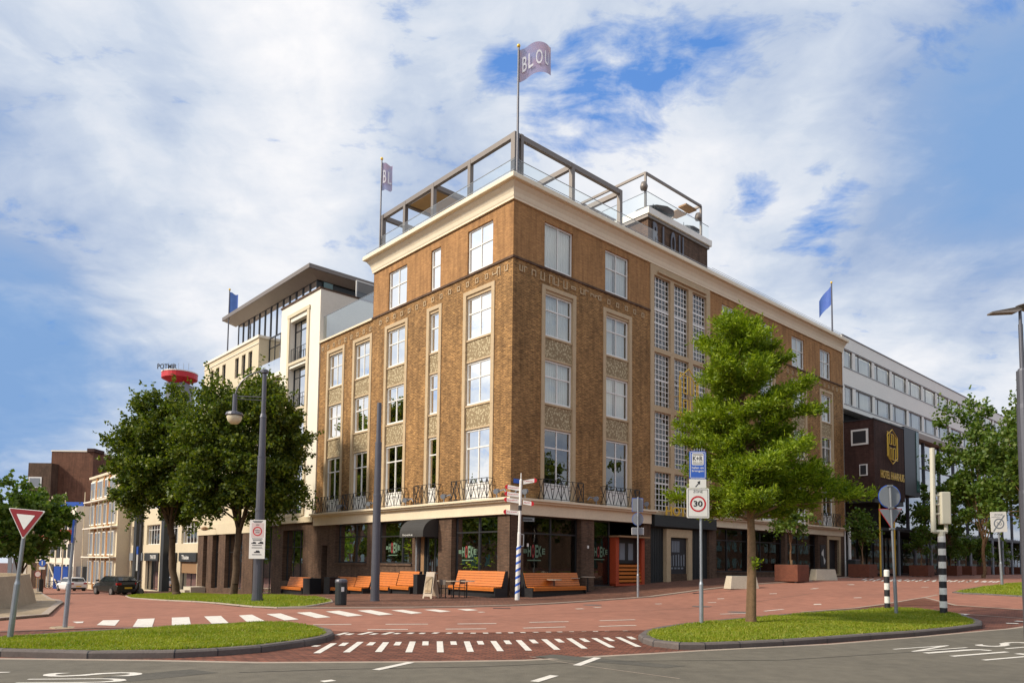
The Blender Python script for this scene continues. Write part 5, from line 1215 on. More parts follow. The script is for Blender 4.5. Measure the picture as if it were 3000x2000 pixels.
mb=MB(); q=(z1+z2)/2; face(mb,[(cx-.07,q-.08),(cx-.05,q-.095),(cx+.03,q-.0),(cx+.01,q+.015)],-.065); face(mb,[(cx-.02,q+.04),(cx+.05,q-.03),(cx+.06,q+.07)],-.065); mb.build('arrow',M['signblack'],ar,normals=False)
mb=MB(); plate(mb,rrect(cx-wk,cx+wk,z2,zt,.03),-.062); kr=mb.build('blue_plate',M['blue'],t)
mb=MB(); b=.02
for (a,bb,c,d) in ((cx-wk+b,cx+wk-b,z2+b,z2+b+.012),(cx-wk+b,cx+wk-b,zt-b-.012,zt-b),(cx-wk+b,cx-wk+b+.012,z2+b,zt-b),(cx+wk-b-.012,cx+wk-b,z2+b,zt-b)): face(mb,[(a,c),(bb,c),(bb,d),(a,d)],-.0645)
face(mb,rrect(cx-.15,cx+.15,zt-.36,zt-.05,.03),-.0645); text(mb,'halen en',(cx-.15,-.0645,zt-.455),(1,0,0),(0,0,1),.3,.06,bold=.01); text(mb,'brengen',(cx-.15,-.0645,zt-.55),(1,0,0),(0,0,1),.3,.07,bold=.01)
mb.build('white_marks',M['signwhite'],kr,normals=False)
mb=MB(); text(mb,'K+R',(cx-.125,-.067,zt-.25),(1,0,0),(0,0,1),.25,.12,bold=.02); face(mb,[(cx-.13,zt-.10),(cx+.13,zt-.10),(cx+.13,zt-.08),(cx-.13,zt-.08)],-.067); face(mb,[(cx-.13,zt-.33),(cx+.13,zt-.33),(cx+.13,zt-.315),(cx-.13,zt-.315)],-.067); text(mb,'kiss + ride',(cx-.12,-.067,zt-.295),(1,0,0),(0,0,1),.24,.03); mb.build('lettering',M['signblack'],kr,normals=False)
mb=MB()
for i in range(5): mb.box(cx-.08+i*.06,-.05,zt,cx-.06+i*.06,-.03,zt+.06+.02*(i%2))
mb.build('bird_spikes',M['galv'],t)
# yield sign, leaning
P=gt(28,1885); P.z+=.1; D=P.y; t=thing('yield_sign','leaning red and white inverted triangle yield sign at the left edge','traffic sign',P,0); t.rotation_euler=(0,R_(4.6),0)
hh=(at(60,1490,D)-P).length
mb=MB(); signpole(mb,hh-.12,.034); mb.build('pole',M['galv'],t)
def tri(cx,zc,s,r=.03):
    P3=[(cx-s,zc),(cx+s,zc),(cx,zc-s*1.62)]; out=[]
    for i in range(3):
        a=Vector(P3[i-1]);b=Vector(P3[i]);c=Vector(P3[(i+1)%3]); u=(a-b).normalized()*r;v=(c-b).normalized()*r
        for k in range(4): f=k/3; out.append(tuple(b+u*(1-f)**1.5+v*f**1.5))
    return out
s=.345; cxx=.03; zc=hh
mb=MB(); plate(mb,tri(cxx,zc,s),-.06); sg=mb.build('triangle_plate',M['signwhite'],t)
mb=MB(); 
mb=MB(); face(mb,tri(cxx,zc-.012,s-.022),-.0635); mb.build('red_border',M['dkred'],sg,normals=False)
mb=MB(); face(mb,tri(cxx,zc-.10,s-.17,.015),-.067); mb.build('white_centre',M['signwhite'],sg,normals=False)
# thin pole with sign seen edge-on, blue narrow plate
P=gt(190,1838); D=P.y; t=thing('sign_pole','thin grey pole with a blue sign seen from its edge, near the left kerb','traffic sign',P,0); t.rotation_euler=(0,R_(2.2),R_(25))
hh=at(205,1525,D).z-P.z
mb=MB(); signpole(mb,hh,.034); mb.build('pole',M['galv'],t)
mb=MB(); mb.box(-.02,-.22,hh-.5,.01,.25,hh+.02); mb.build('blue_plate',M['blue'],t)
mb=MB(); mb.box(.0105,-.1,hh-.38,.02,.1,hh-.1); mb.build('white_mark',M['signwhite'],t)
mb=MB(); mb.lathe([(.32,.0),(.3,.015)],(0,0,0),9); mb.build('paving_ring',M['slab'],t)
# finger post
P=gt(1515,1757); D=P.y; t=thing('finger_post','white finger post with red-tipped direction boards and blue spiral stripes at its foot','signpost',P,0); t.rotation_euler=(0,R_(1.2),0)
hh=at(1521,1385,D).z-P.z; px=lambda x,y:(at(x,y,D).x-P.x,at(x,y,D).z-P.z)
mb=MB(); mb.lathe([(.10,-.1),(.10,2.25),(.075,2.3),(.075,2.85),(.06,2.9),(.06,hh-.3),(.02,hh-.25),(.02,hh)],(0,0,0),14); mb.build('post',M['signwhite'],t)
mb=MB(); n=16
for k in range(7):   # spiral band
    z0=.08+k*.31
    for i in range(n):
        a=2*PI*i/n;b=2*PI*(i+1)/n; za=z0+.31*i/n; zb_=z0+.31*(i+1)/n
        mb.quad((.102*math.cos(a),.102*math.sin(a),za),(.102*math.cos(b),.102*math.sin(b),zb_),(.102*math.cos(b),.102*math.sin(b),zb_+.11),(.102*math.cos(a),.102*math.sin(a),za+.11))
mb.build('blue_spiral',M['blue'],t,normals=False)
mb=MB(); mb.lathe([(.075,0),(.075,.22)],(0,0,px(1518,1487)[1]-.11),12); mb.build('black_band',M['signblack'],t)
mb=MB(); mb.tube([(.08,-.02,2.3),(.2,-.02,2.3),(.2,-.02,2.8),(.08,-.02,2.8)],.02,5); mb.build('bracket',M['galv'],t)
arms=[((1526,1412),(1566,1406),1,'Centrum'),((1516,1432),(1472,1426),-1,'Museum'),((1515,1450),(1471,1446),-1,'Station'),((1514,1468),(1470,1463),-1,'Eusebius'),((1526,1470),(1559,1474),1,'Markt'),((1513,1502),(1469,1499),-1,'Rijnkade')]
for (a,b,sg_,tx) in arms:
    xa,za=px(*a);xb,zb_=px(*b); xa-=0; mb=MB(); h=.085; tx_=xb; e=.12*sg_
    mb.prism([(xa,-.03,za-h),(xb-e,-.03,zb_-h),(xb-e,-.03,zb_+h),(xa,-.03,za+h)],(0,.03,0)); arm=mb.build('direction_board',M['signwhite'],t)
    mb=MB(); mb.prism([(xb-e,-.035,zb_-h-.03),(xb-.02*sg_,-.035,zb_-h*.7),(xb,-.035,zb_),(xb-.02*sg_,-.035,zb_+h*.7),(xb-e,-.035,zb_+h+.03)],(0,.04,0)); mb.build('red_tip',M['red'],arm)
    mb=MB(); x0=min(xa,xb-e)+.04; text(mb,tx,(x0,-.033,(za+zb_)/2-.02),(1,0,0),(0,0,1),abs(xb-e-xa)-.1,.07); mb.build('lettering',M['red'],arm,normals=False)
mb=MB(); x0,z0=px(1526,1520); x1,_=px(1562,1520); mb.box(x0,-.03,z0-.09,x1,0,z0+.09); arm=mb.build('direction_board',M['signblack'],t)
mb=MB(); mb.box(x0+.02,-.034,z0+.06,x1-.03,-.031,z0+.075); mb.box(x0+.02,-.034,z0-.075,x1-.03,-.031,z0-.06); disc(mb,x1-.07,z0,-.034,.03,10); mb.build('frame_line',M['signgrey'],arm)
# street name plate on the hotel corner: blue
t=thing('street_name_plate','small blue street name plate on the hotel corner behind the finger post','street sign',W(.55,-.03,4.98+.3),TH)
mb=MB(); mb.box(-.4,-.03,0,.0,0,.2); mb.build('plate',M['blue'],t)
# sign seen from behind at kerb
P=gt(1869,1751); D=P.y; px=lambda x,y:(at(x,y,D).x-P.x,at(x,y,D).z-P.z)
t=thing('traffic_signs','square, round and small signs on one pole seen from behind at the pavement kerb','traffic sign',P,0)
mb=MB(); signpole(mb,px(1869,1455)[1],.034); mb.build('pole',M['galv'],t)
def backplate(poly,edge,y=.05):
    mb=MB(); plate(mb,poly,y,.012); o=mb.build('sign_plate',M['signgrey'],t)
    c=Vector((sum(p[0] for p in poly)/len(poly),sum(p[1] for p in poly)/len(poly)))
    mb=MB(); big=[tuple(c+(Vector(p)-c)*1.07) for p in poly]; plate(mb,big,y+.013,.006); mb.build('coloured_edge',M[edge],o); return o
(xa,za),(xb,zb_)=px(1853,1459),px(1884,1497); backplate(rrect(xa,xb,zb_,za),'blue')
c=px(1869,1520); backplate([(c[0]+.235*math.cos(i*PI/14),c[1]+.265*math.sin(i*PI/14)) for i in range(28)],'blue')
(xa,za),(xb,zb_)=px(1852,1545),px(1886,1565); backplate(rrect(xa,xb,zb_,za),'signwhite')
# round + triangle signs from behind, right island
P=gt(2626,1806); P.z+=.1; D=P.y; px=lambda x,y:(at(x,y,D).x-P.x,at(x,y,D).z-P.z)
t=thing('traffic_signs','round blue-rimmed sign above a red-rimmed triangle, seen from behind on right island','traffic sign',P,0); t.rotation_euler=(0,R_(-1.5),0)
mb=MB(); signpole(mb,px(2612,1420)[1],.036); mb.build('pole',M['galv'],t)
c=px(2612,1453); c=(.0,c[1]); backplate([(c[0]+.33*math.cos(i*PI/18),c[1]+.345*math.sin(i*PI/18)) for i in range(36)],'blue')
c=px(2612,1490); backplate(tri(.0,c[1],.35),'red')
mb=MB()
for z in (px(2612,1422)[1],px(2612,1486)[1],px(2612,1548)[1]): mb.box(-.07,-.05,z-.025,.07,.05,z+.025)
mb.build('clamp',M['galv'],t)
# bollard
def banded(name,label,cat,P,h,r,n,first):
    t=thing(name,label,cat,P,0)
    for i in range(n):
        mb=MB(); z0=h*i/n;z1=h*(i+1)/n; mb.lathe([(r*(1.02 if i==0 else 1),z0-(0.15 if i==0 else 0)),(r,z1)] if i<n-1 else [(r,z0),(r,z1-.03),(r*.7,z1)],(0,0,0),14)
        mb.build('black_band' if (i+first)%2==0 else 'white_band',M['signblack'] if (i+first)%2==0 else M['signwhite'],t)
    return t
P=gt(2600,1792); P.z+=.08; D=P.y; hh=at(2596,1668,D).z-P.z; t=banded('bollard','short black and white banded bollard on the right traffic island','bollard',P,hh,.085,6,0)
# traffic signal seen from behind
P=gt(2765,1808); P.z+=.1; D=P.y; px=lambda x,y:(at(x,y,D).x-P.x,at(x,y,D).z-P.z)
hh=px(2755,1568)[1]; t=banded('traffic_signal','beige traffic signal seen from behind on a black and white banded post','traffic light',P,hh,.105,12,0)
mb=MB(); (xa,za)=px(2735,1566);(xb,zb_)=px(2772,1564); mb.cyl((0,0,hh-.05),(0,0,hh+.12),.1,n=10); mb.tube([(xa,0,hh+.12),(xb+.02,0,hh+.12)],.06,8); mb.tube([(xb,0,hh+.12),(xb,0,hh+.45)],.055,8)
x2,z2=px(2727,1312); mb.tube([(xa,0,hh+.1),(x2+.04,0,z2)],.075,9)
for y in (1450,1477,1505): a=px(2735,y); b=px(2752,y); mb.tube([(a[0],0,a[1]),(b[0],0,b[1])],.03,6)
mb.build('arm',M['beigemetal'],t)
mb=MB(); (x0,z0)=px(2752,1535);(x1,z1)=px(2776,1441); mb.box(x0+.02,-.12,z0,x1+.03,.12,z1); mb.build('signal_housing',M['beigemetal'],t,bevel=.03)
mb=MB()
for i in range(3): mb.lathe([(.09,0),(.1,.14)],(0,0,0),12); 
mb.xf(Matrix.Translation(((x0+x1)/2+.02,.12,z0+.3))@Matrix.Rotation(-PI/2,4,'X')); mb.build('signal_hood',M['black'],t)
# end of zone sign
P=gt(2936,1716); P.z+=.05; D=P.y; px=lambda x,y:(at(x,y,D).x-P.x,at(x,y,D).z-P.z)
t=thing('end_zone_sign','white end of zone sign with crossed-out circle on the grass at the right','traffic sign',P,0); t.rotation_euler=(0,R_(-2),0)
(x0,z1)=px(2892,1500);(x1,z0)=px(2937,1556); dx=-.28*0; 
zt=z1; mb=MB(); signpole(mb,zt-.1,.04); mb.build('pole',M['galv'],t)
cx=.0; cz=(z0+z1)/2; hw=.37; hq=.47
mb=MB(); plate(mb,rrect(cx-hw,cx+hw,cz-hq,cz+hq),-.07); sg=mb.build('sign_plate',M['signwhite'],t)
mb=MB(); ring(mb,cx,cz-.08,-.073,.19,.245,30); face(mb,[(cx-.3,cz-.42),(cx-.25,cz-.44),(cx+.3,cz+.3),(cx+.25,cz+.32)],-.075); face(mb,[(cx-.34,cz+.22),(cx+.1,cz+.22),(cx+.1,cz+.235),(cx-.34,cz+.235)],-.074); text(mb,'30',(cx-.12,-.074,cz-.16),(1,0,0),(0,0,1),.24,.15); text(mb,'ZONE',(cx-.2,-.074,cz+.28),(1,0,0),(0,0,1),.4,.1); mb.build('lettering',M['signgrey'],sg,normals=False)
# right lamp mast with two blades
P=at(3014,1900,16); P=Vector((11.42,16,.05)); t=thing('street_lamp','slim grey stepped lamp mast with two flat LED heads at the right edge','street lamp',P,0); t.rotation_euler=(0,R_(-.3),0)
q=lambda x,y:(at(x,y,16).x-P.x,at(x,y,16).z-P.z)
hz=q(2980,905)[1]
mb=MB(); pole(mb,hz,[(-.1,3.2,.17,.16),(3.2,3.27,.16,.155),(3.27,5.1,.145,.14),(5.1,5.2,.14,.135),(5.2,5.95,.125,.12),(5.95,6.0,.1,.08),(6.0,hz-.35,.05,.045),(hz-.35,hz,.035,.03)]); mb.build('pole',M['greymetal'],t)
for sg_,rz in ((-1,0),(1,.4)):
    mb=MB(); mb.prism([(0,-.09,hz-.03),(sg_*.1,-.1,hz+.02),(sg_*.66,-.06,hz-.08),(sg_*.66,-.06,hz-.115),(sg_*.12,-.1,hz-.1)],(0,.19,0)); mb.xf(Matrix.Rotation(rz,4,'Z')@Matrix.Translation((0,0,.12*(sg_>0)))); mb.build('lamp_head',M['cafe' if 0 else 'frame'],t)
mb=MB(); x,z=q(3005,1090); mb.cyl((.1,-.1,z),(.35,-.1,z),.03,n=6); mb.box(.1,-.2,z-2.9,.28,-.05,z-2.6); mb.build('camera_bracket',M['beigemetal'],t)
# blue round sign + small pole far left
P=Vector((at(121,1700,70).x,70,-2.1)); px=lambda x,y:(at(x,y,70).x-P.x,at(x,y,70).z-P.z)
t=thing('arrow_sign','small round blue ahead-only sign on a thin pole far down the left street','traffic sign',P,0)
mb=MB(); mb.cyl((0,0,0),(0,0,px(121,1640)[1]),.05,n=6); mb.cyl((0,0,0),(0,0,1.6),.2,n=8); mb.build('pole',M['black'],t)
c=px(125,1648); mb=MB(); disc(mb,c[0],c[1],-.06,.34,18); p=mb.build('disc',M['blue'],t,normals=False); mb=MB(); face(mb,[(c[0]-.05,c[1]-.2),(c[0]+.05,c[1]-.2),(c[0]+.05,c[1]+.2),(c[0]-.05,c[1]+.2)],-.07); mb.build('arrow',M['signwhite'],p,normals=False)
mb=MB(); mb.box(c[0]-.3,-.06,c[1]-.62,c[0]+.3,-.04,c[1]-.38); mb.build('under_plate',M['signwhite'],t)
c=px(102,1681); P2=P+Vector((c[0],.5,0)); t=thing('round_sign','faded pink round sign low beside the arrow sign far down the left street','traffic sign',P2,0)
mb=MB(); disc(mb,0,c[1],-.06,.33,16); mb.build('disc',M['pinkgrey'],t,normals=False); mb=MB(); mb.cyl((0,0,0),(0,0,c[1]),.04,n=6); mb.build('pole',M['galv'],t); mb=MB(); ring(mb,0,c[1],-.063,.27,.33,16); mb.build('red_ring',M['dkred'],t,normals=False)
# thin sign pole by the scooter
P=gt(404,1739); D=P.y; px=lambda x,y:(at(x,y,D).x-P.x,at(x,y,D).z-P.z)
t=thing('parking_pole','dark pole carrying narrow blue and white plates beside the parked scooter','traffic sign',P,0)
mb=MB(); mb.cyl((0,0,0),(0,0,px(404,1535)[1]),.06,n=8); mb.cyl((0,0,0),(0,0,px(404,1600)[1]),.1,n=8); mb.build('pole',M['greymetal'],t)
a=px(404,1600);b=px(404,1671); mb=MB(); mb.box(-.17,-.15,b[1],-.05,.1,a[1]); mb.build('white_plate',M['signwhite'],t); mb=MB(); mb.box(-.18,-.17,a[1]-.6,-.04,.12,a[1]); mb.build('blue_plate',M['blue'],t)
# concrete seats (trapezoid blocks)
def block(px_,py_,w,lab,rz=TH,hgt=.62):
    P=gt(px_,py_); t=thing('concrete_block',lab,'concrete block',P,rz,'pale concrete blocks along the pavement')
    mb=MB(); a,b=w/2,w/2*.86; P0=[(-a,-.32,0),(a,-.32,0),(a,.32,0),(-a,.32,0)];P1=[(-b,-.25,hgt),(b,-.25,hgt),(b,.25,hgt),(-b,.25,hgt)]
    i=len(mb.v); mb.v+=P0+P1; mb.f+=[(0,3,2,1),(4,5,6,7),(0,1,5,4),(1,2,6,5),(2,3,7,6),(3,0,4,7)]; mb.build('body',M['concrete'],t,bevel=.02)
    mb=MB(); mb.box(-b+.03,-.22,hgt,b-.03,.22,hgt+.03); mb.build('top_strip',M['blackpanel'],t)
block(2172,1724,1.55,'pale concrete block seat behind the trunk of the big green tree',rz=.25)
block(2412,1699,1.4,'pale concrete block seat right of the first corten planter',rz=.25)
block(2597,1680,1.9,'pale concrete block seat behind the small banded bollard',rz=.25)
# curved beige retaining wall left
A=gt(0,1790);B=gt(118,1766); t=thing('retaining_wall','smooth curved beige concrete wall with a sloping face at the left edge','wall',(0,0,0),0)
pts=[gt(-160,1808),gt(-60,1800),gt(0,1790),gt(45,1784),gt(85,1776),gt(113,1768)]
e=pts[-1]; pts+=[e+Vector((-1.1,.75,0)),e+Vector((-3,1.8,0)),e+Vector((-8,3.5,0))]
z_t=at(0,1692,A.y).z
mb=MB(); top=[]
for i,p in enumerate(pts):
    a=pts[max(0,i-1)];b=pts[min(len(pts)-1,i+1)]; tt=(b-a).normalized(); nn=Vector((-tt.y,tt.x,0)); hN=z_t-p.z+.02
    top.append((p+nn*.32)+Vector((0,0,hN)))
for (p,q,r,s_) in zip(pts[:-1],pts[1:],top[1:],top[:-1]):
    mb.quad(tuple(p-Vector((0,0,.2))),tuple(q-Vector((0,0,.2))),tuple(r),tuple(s_))
inn=[p+((Vector((-22,34,z_t))-p).normalized())*.45 for p in top]
for i in range(len(top)-1): mb.quad(tuple(top[i]),tuple(top[i+1]),tuple(inn[i+1]),tuple(inn[i])); mb.quad(tuple(inn[i]),tuple(inn[i+1]),tuple(inn[i+1]-Vector((0,0,1))),tuple(inn[i]-Vector((0,0,1))))
mb.build('body',M['wallconc'],t,normals=False)
# ---------------------------------------------------------------- cafe furniture
def bench(label,F,a0,a1,d0,z,ml='orange',hb=1.12,side=True,group='orange slatted benches of the cafe',end2=True):
    t=thing('bench',label,'bench',W(*((a0,-d0) if F=='R' else (-d0,a1)),z),TH if F=='R' else TH-PI/2,group)
    L_=a1-a0
    # local: x along bench, -y is the front, back at y=+.5
    mb=MB()
    for i in range(4): mb.box(.06,-.02+i*.115,.44,L_-.06,.08+i*.115,.475)
    for i in range(2): mb.box(.06,-.045,.30+i*.075,L_-.06,-.022,.365+i*.075)
    mb.build('seat',M[ml],t)
    mb=MB(); n=6
    for i in range(n):
        z0=.5+i*(hb-.5)/n; y=.43+i*.035; h=(hb-.5)/n-.014
        mb.prism([(.02,y,z0),(.02,y-.025,z0),(.02,y+.01,z0+h),(.02,y+.035,z0+h)],(L_-.04,0,0))
    mb.build('backrest',M[ml],t)
    for x in (0,L_-.045):
        mb=MB(); mb.prism([(x,.0,.0),(x,.75,.0),(x,.78,hb),(x,.66,hb),(x,.46,.5),(x,.5,.42),(x,-.0,.42)],(.045,0,0)); mb.build('side_panel',M['black'],t)
    mb=MB(); mb.box(.045,.1,0,L_-.045,.14,.42); mb.build('base_panel',M['black'],t)
    return t
def lv(px_,py_,u): return fl(px_,py_,u)[0]
def ru(px_,py_,v): return fr(px_,py_,v)[0]
bench('single orange slatted bench under the tall window left of the cafe','L',lv(884,1730,-.9),lv(823,1730,-.9),.9,zg(-.9,20)+.0)
bench('orange slatted bench at the far left of the cafe front, behind the litter bin','L',lv(1017,1730,-1.1),lv(962,1730,-1.1),1.1,zg(-1,16))
bench('orange slatted bench just right of the litter bin under the cafe window','L',lv(1062,1730,-1.1),lv(1019,1730,-1.1),1.1,zg(-1,14))
bench('orange slatted bench partly hidden by the plain blue-grey mast','L',lv(1140,1730,-1.1),lv(1085,1730,-1.1),1.1,zg(-1,11),hb=1.25)
bench('orange slatted bench between the plain mast and the cafe door','L',lv(1200,1730,-1.1),lv(1142,1730,-1.1),1.1,zg(-1,9),hb=1.25)
bench('long orange slatted bench left of the brick corner pillar, behind two small tables','L',lv(1450,1735,-1.0),lv(1312,1735,-1.0),1.0,zg(-1,3),hb=1.2)
bench('long dark orange slatted bench right of the corner pillar','R',ru(1560,1735,-1.0),ru(1718,1715,-1.0),1.0,.02,hb=1.12)
def table(P,lab,r=.33,h=.76,grp='small bistro tables of the cafe'):
    t=thing('bistro_table',lab,'table',P,0,grp)
    mb=MB(); mb.lathe([(r,h-.03),(r,h)],(0,0,0),18); mb.build('table_top',M['tabletop'],t)
    mb=MB(); mb.cyl((0,0,.03),(0,0,h-.03),.03,n=8); mb.build('leg',M['black'],t)
    mb=MB()
    for k in range(4): a=k*PI/2+.4; mb.prism([(0,0,.0),(.26*math.cos(a-.12),.26*math.sin(a-.12),0),(.26*math.cos(a+.12),.26*math.sin(a+.12),0)],(0,0,.03))
    mb.build('foot',M['black'],t); return t
for x,y,lab in ((1292,1750,'bistro table leftmost, right beside the wooden menu board'),(1328,1751,'bistro table second from the menu board, in front of the long bench'),(1367,1751,'bistro table nearest the brick corner pillar on its left side'),(1623,1744,'round bistro table, leftmost of three right of the corner pillar'),(1677,1737,'round bistro table, middle of three right of the corner pillar'),(1722,1733,'round bistro table at the right end of the dark orange bench')):
    table(gt(x,y),lab,r=.36)
for x,y,lab in ((1255+40,1752,0),):
    pass
def chair(P,rz,lab):
    t=thing('bistro_chair',lab,'chair',P,rz,'dark bistro chairs beside the menu board')
    mb=MB(); mb.box(-.2,-.2,.43,.2,.2,.46); mb.build('seat',M['black'],t)
    mb=MB(); mb.box(-.2,.18,.6,.2,.2,.82); mb.build('backrest',M['frame'],t)
    for x in (-.18,.18):
        for y in (-.18,.18): mb=MB(); mb.cyl((x,y,0),(x,y,.82 if y>0 else .43),.015,n=5); mb.build('leg',M['black'],t)
chair(gt(1305,1752),2.4,'dark bistro chair directly right of the wooden menu board'); chair(gt(1345,1749),-2.2,'dark bistro chair between the two tables left of the corner pillar')
# terrace box left of benches: dark planter cabinets
for x,y,lab,w in ((905,1731,'black cabinet right of the single bench left of the cafe',.9),(965,1735,'black low cabinet left of the bench behind the litter bin',.7),(1225,1738,'black screen panel at the right end of the benches by the cafe door',.35)):
    v=lv(x,y,-1.0); t=thing('terrace_cabinet',lab,'cabinet',W(-.95,v,zg(-1,v)),TH,'black cabinets on the cafe terrace')
    mb=MB(); mb.box(-.25,-w/2,0,.55,w/2,.98); mb.build('body',M['black'],t,bevel=.02)
    mb=MB(); mb.box(-.27,-w/2-.02,.981,.57,w/2+.02,1.01); mb.build('top_plate',M['blackpanel'],t)
# A-board
P=gt(1262,1752); t=thing('menu_board','pale wooden A-shaped menu board on the pavement by the cafe door','sandwich board',P,-.5)
for sgn in (1,-1):
    mb=MB(); mb.prism([(-.24,sgn*.26,0),(-.18,sgn*.26,0),(-.15,sgn*.24,.1),(.15,sgn*.24,.1),(.18,sgn*.26,0),(.24,sgn*.26,0),(.22,sgn*.02,1.15),(-.22,sgn*.02,1.15)],(0,.025*sgn,0)); pn=mb.build('panel',M['tabletop'],t)
    if sgn<0:
        mb=MB(); mb.prism([(-.18,-.238-.03,.25),(.18,-.238-.03,.25),(.17,-.09-.03,.95),(-.17,-.09-.03,.95)],(0,-.004,0)); mb.build('menu_sheet',M['slab'],pn)
        mb=MB(); text(mb,'MENU',(-.12,-.245-.03,.3),(1,0,0),(0,.2,1),.24,.08); mb.build('lettering',M['cafe'],pn,normals=False)
# plants & pots inside the corner window
for i,(a,h,m_) in enumerate(((3.6,.5,'green'),(2.9,.42,'signgrey'),(1.6,.5,'tabletop'))):
    t=thing('plant_pot',['tall green potted plant behind the left corner window','mint pot with plant behind the left corner window','yellow vase standing right in the left corner window'][i],'plant pot',W(.55,a,.55),TH)
    mb=MB(); mb.lathe([(.12,0),(.16,h),(.14,h)],(0,0,0),12); mb.build('pot',M[m_],t)
    C=rng.normal(0,.2,(260 if i<2 else 60,3))*np.array([.5,.8,1.2])+np.array([0,0,h+.5]); leafmesh('foliage',C,'leaf_br',t,.2,asp=.3)
for i,(a,z) in enumerate(((8.7,1.5),)):
    t=thing('plant_pot','green potted plant standing in the cafe window right of the plain mast','plant pot',W(.55,a,z),TH); mb=MB(); mb.lathe([(.2,0),(.22,.35),(.2,.35)],(0,0,0),12); mb.build('pot',M['stucco2'],t)
    C=rng.normal(0,.2,(600,3))*np.array([.6,.8,1.6])+np.array([0,0,1.0]); leafmesh('foliage',C,'leaf_br',t,.16,asp=.3)
# ---------------------------------------------------------------- vehicles
def car(label,P,rz,m,Lc=4.2,Wc=1.76,Hc=1.48,hatch=True,light='taillight'):
    """local: +x is the front; rear lights at -x"""
    t=thing('parked_car',label,'car',P,rz)
    h=Lc/2; w=Wc/2
    sec=[(-h,.38,.78),(-h+.08,.3,.98),(-h+.5,.22,1.02),(-h*.2,.2,.98),(h*.35,.2,.95),(h*.8,.22,.82),(h-.1,.28,.68),(h,.36,.55)]
    mb=MB(); rows=[]
    for x,z0,z1 in sec:
        k=1-.12*abs(x/h)**4; zc=(z0+z1)/2
        rows.append([(x,-w*k*.93,z0),(x,-w*k,z0+.12),(x,-w*k,zc+.1),(x,-w*k*.92,z1),(x,0,z1+.03),(x,w*k*.92,z1),(x,w*k,zc+.1),(x,w*k,z0+.12),(x,w*k*.93,z0)])
    i0=len(mb.v); n=9
    for r in rows: mb.v+=r
    for a in range(len(rows)-1):
        for b in range(n): mb.f.append((i0+a*n+b,i0+a*n+(b+1)%n,i0+(a+1)*n+(b+1)%n,i0+(a+1)*n+b))
    mb.f.append(tuple(range(i0,i0+n))); mb.f.append(tuple(i0+(len(rows)-1)*n+k for k in range(n)))
    # cabin
    xr=-h+.12 if hatch else -h+.55
    cab=[(xr,.98,w*.86),(xr+.42,Hc-.03,w*.70),(.15,Hc,w*.72),(.55,Hc-.05,w*.70),(1.15,.96,w*.84)]
    i0=len(mb.v)
    for x,z,y in cab: mb.v+=[(x,-y,z),(x,y,z)]
    mb.f+=[(i0+2*k,i0+2*k+1,i0+2*k+3,i0+2*k+2) for k in range(4)]; mb.f+=[tuple(i0+2*k for k in range(5)),tuple(i0+2*k+1 for k in range(5))]
    mb.build('body',M[m],t,smooth=False)
    g=MB()
    for s in (-1,1):
        def q(x,z,k=1.0): 
            y=w*(.86-(z-.98)/(Hc-.98)*.15); return (x,s*(y+.012),z)
        g.quad(q(xr+.25,1.03),q(.28,1.02),q(.22,Hc-.09),q(xr+.5,Hc-.1)); g.quad(q(.34,1.02),q(1.0,1.0),q(.52,Hc-.12),q(.3,Hc-.09))
    g.quad((xr+.06,-w*.72,1.08),(xr+.06,w*.72,1.08),(xr+.36,w*.62,Hc-.09),(xr+.36,-w*.62,Hc-.09)); g.v[-4:]=[(x-.035,y,z+.01) for x,y,z in g.v[-4:]]
    g.quad((1.1,-w*.76,1.02),(1.1,w*.76,1.02),(.62,w*.64,Hc-.09),(.62,-w*.64,Hc-.09)); g.v[-4:]=[(x+.03,y,z+.01) for x,y,z in g.v[-4:]]
    g.build('windows',M['carglass'],t,normals=False)
    for x in (-h*.62,h*.64):
        for s in (-1,1):
            mb=MB(); mb.cyl((x,s*(w-.2),.31),(x,s*(w+.005),.31),.315,n=16); wh=mb.build('wheel',M['tyre'],t); mb=MB(); mb.cyl((x,s*(w+.0),.31),(x,s*(w+.015),.31),.2,n=10); mb.build('rim',M['rim'],wh)
    for s in (-1,1):
        mb=MB(); mb.box(-h-.015,s*w*.55,.78,-h+.16,s*w*.93,.93); mb.build('tail_light',M['taillight'],t); mb=MB(); mb.box(h-.12,s*w*.5,.55,h+.0,s*w*.85,.66); mb.build('headlight',M['signwhite'],t)
        mb=MB(); mb.box(.75,s*(w-.02),1.0,.9,s*(w+.16),1.12); mb.build('mirror',M[m],t)
    mb=MB(); mb.box(-h-.012,-.26,.5,-h+.01,.26,.62); mb.build('number_plate',M['gold'],t); mb=MB(); mb.box(-h-.01,-w*.8,.24,-h+.1,w*.8,.42); mb.build('bumper',M['black'],t)
    return t
P=gt(208,1730); car('white hatchback seen from behind, parked far down the left street',P,TH+PI/2+.13,'carwhite')
P=gt(338,1741); car('dark grey car with sloping roof parked beside the scooter',P,TH+PI/2+.16,'cardark',Lc=4.1,Hc=1.40)
t=thing('scooter','black motor scooter parked at the left tip of the grass strip','scooter',gt(388,1741),-.15)
for x in (-.62,.62):
    mb=MB(); mb.cyl((x,-.06,.24),(x,.06,.24),.24,n=14); mb.build('wheel',M['tyre'],t)
mb=MB(); mb.prism([(-.85,-.13,.4),(-.3,-.13,.25),(.25,-.13,.22),(.45,-.13,.5),(.55,-.13,.95),(.42,-.13,.95),(.22,-.13,.4),(-.15,-.13,.42),(-.2,-.13,.72),(-.85,-.13,.78)],(0,.26,0)); mb.build('body',M['signgrey' if 0 else 'black'],t,bevel=.03)
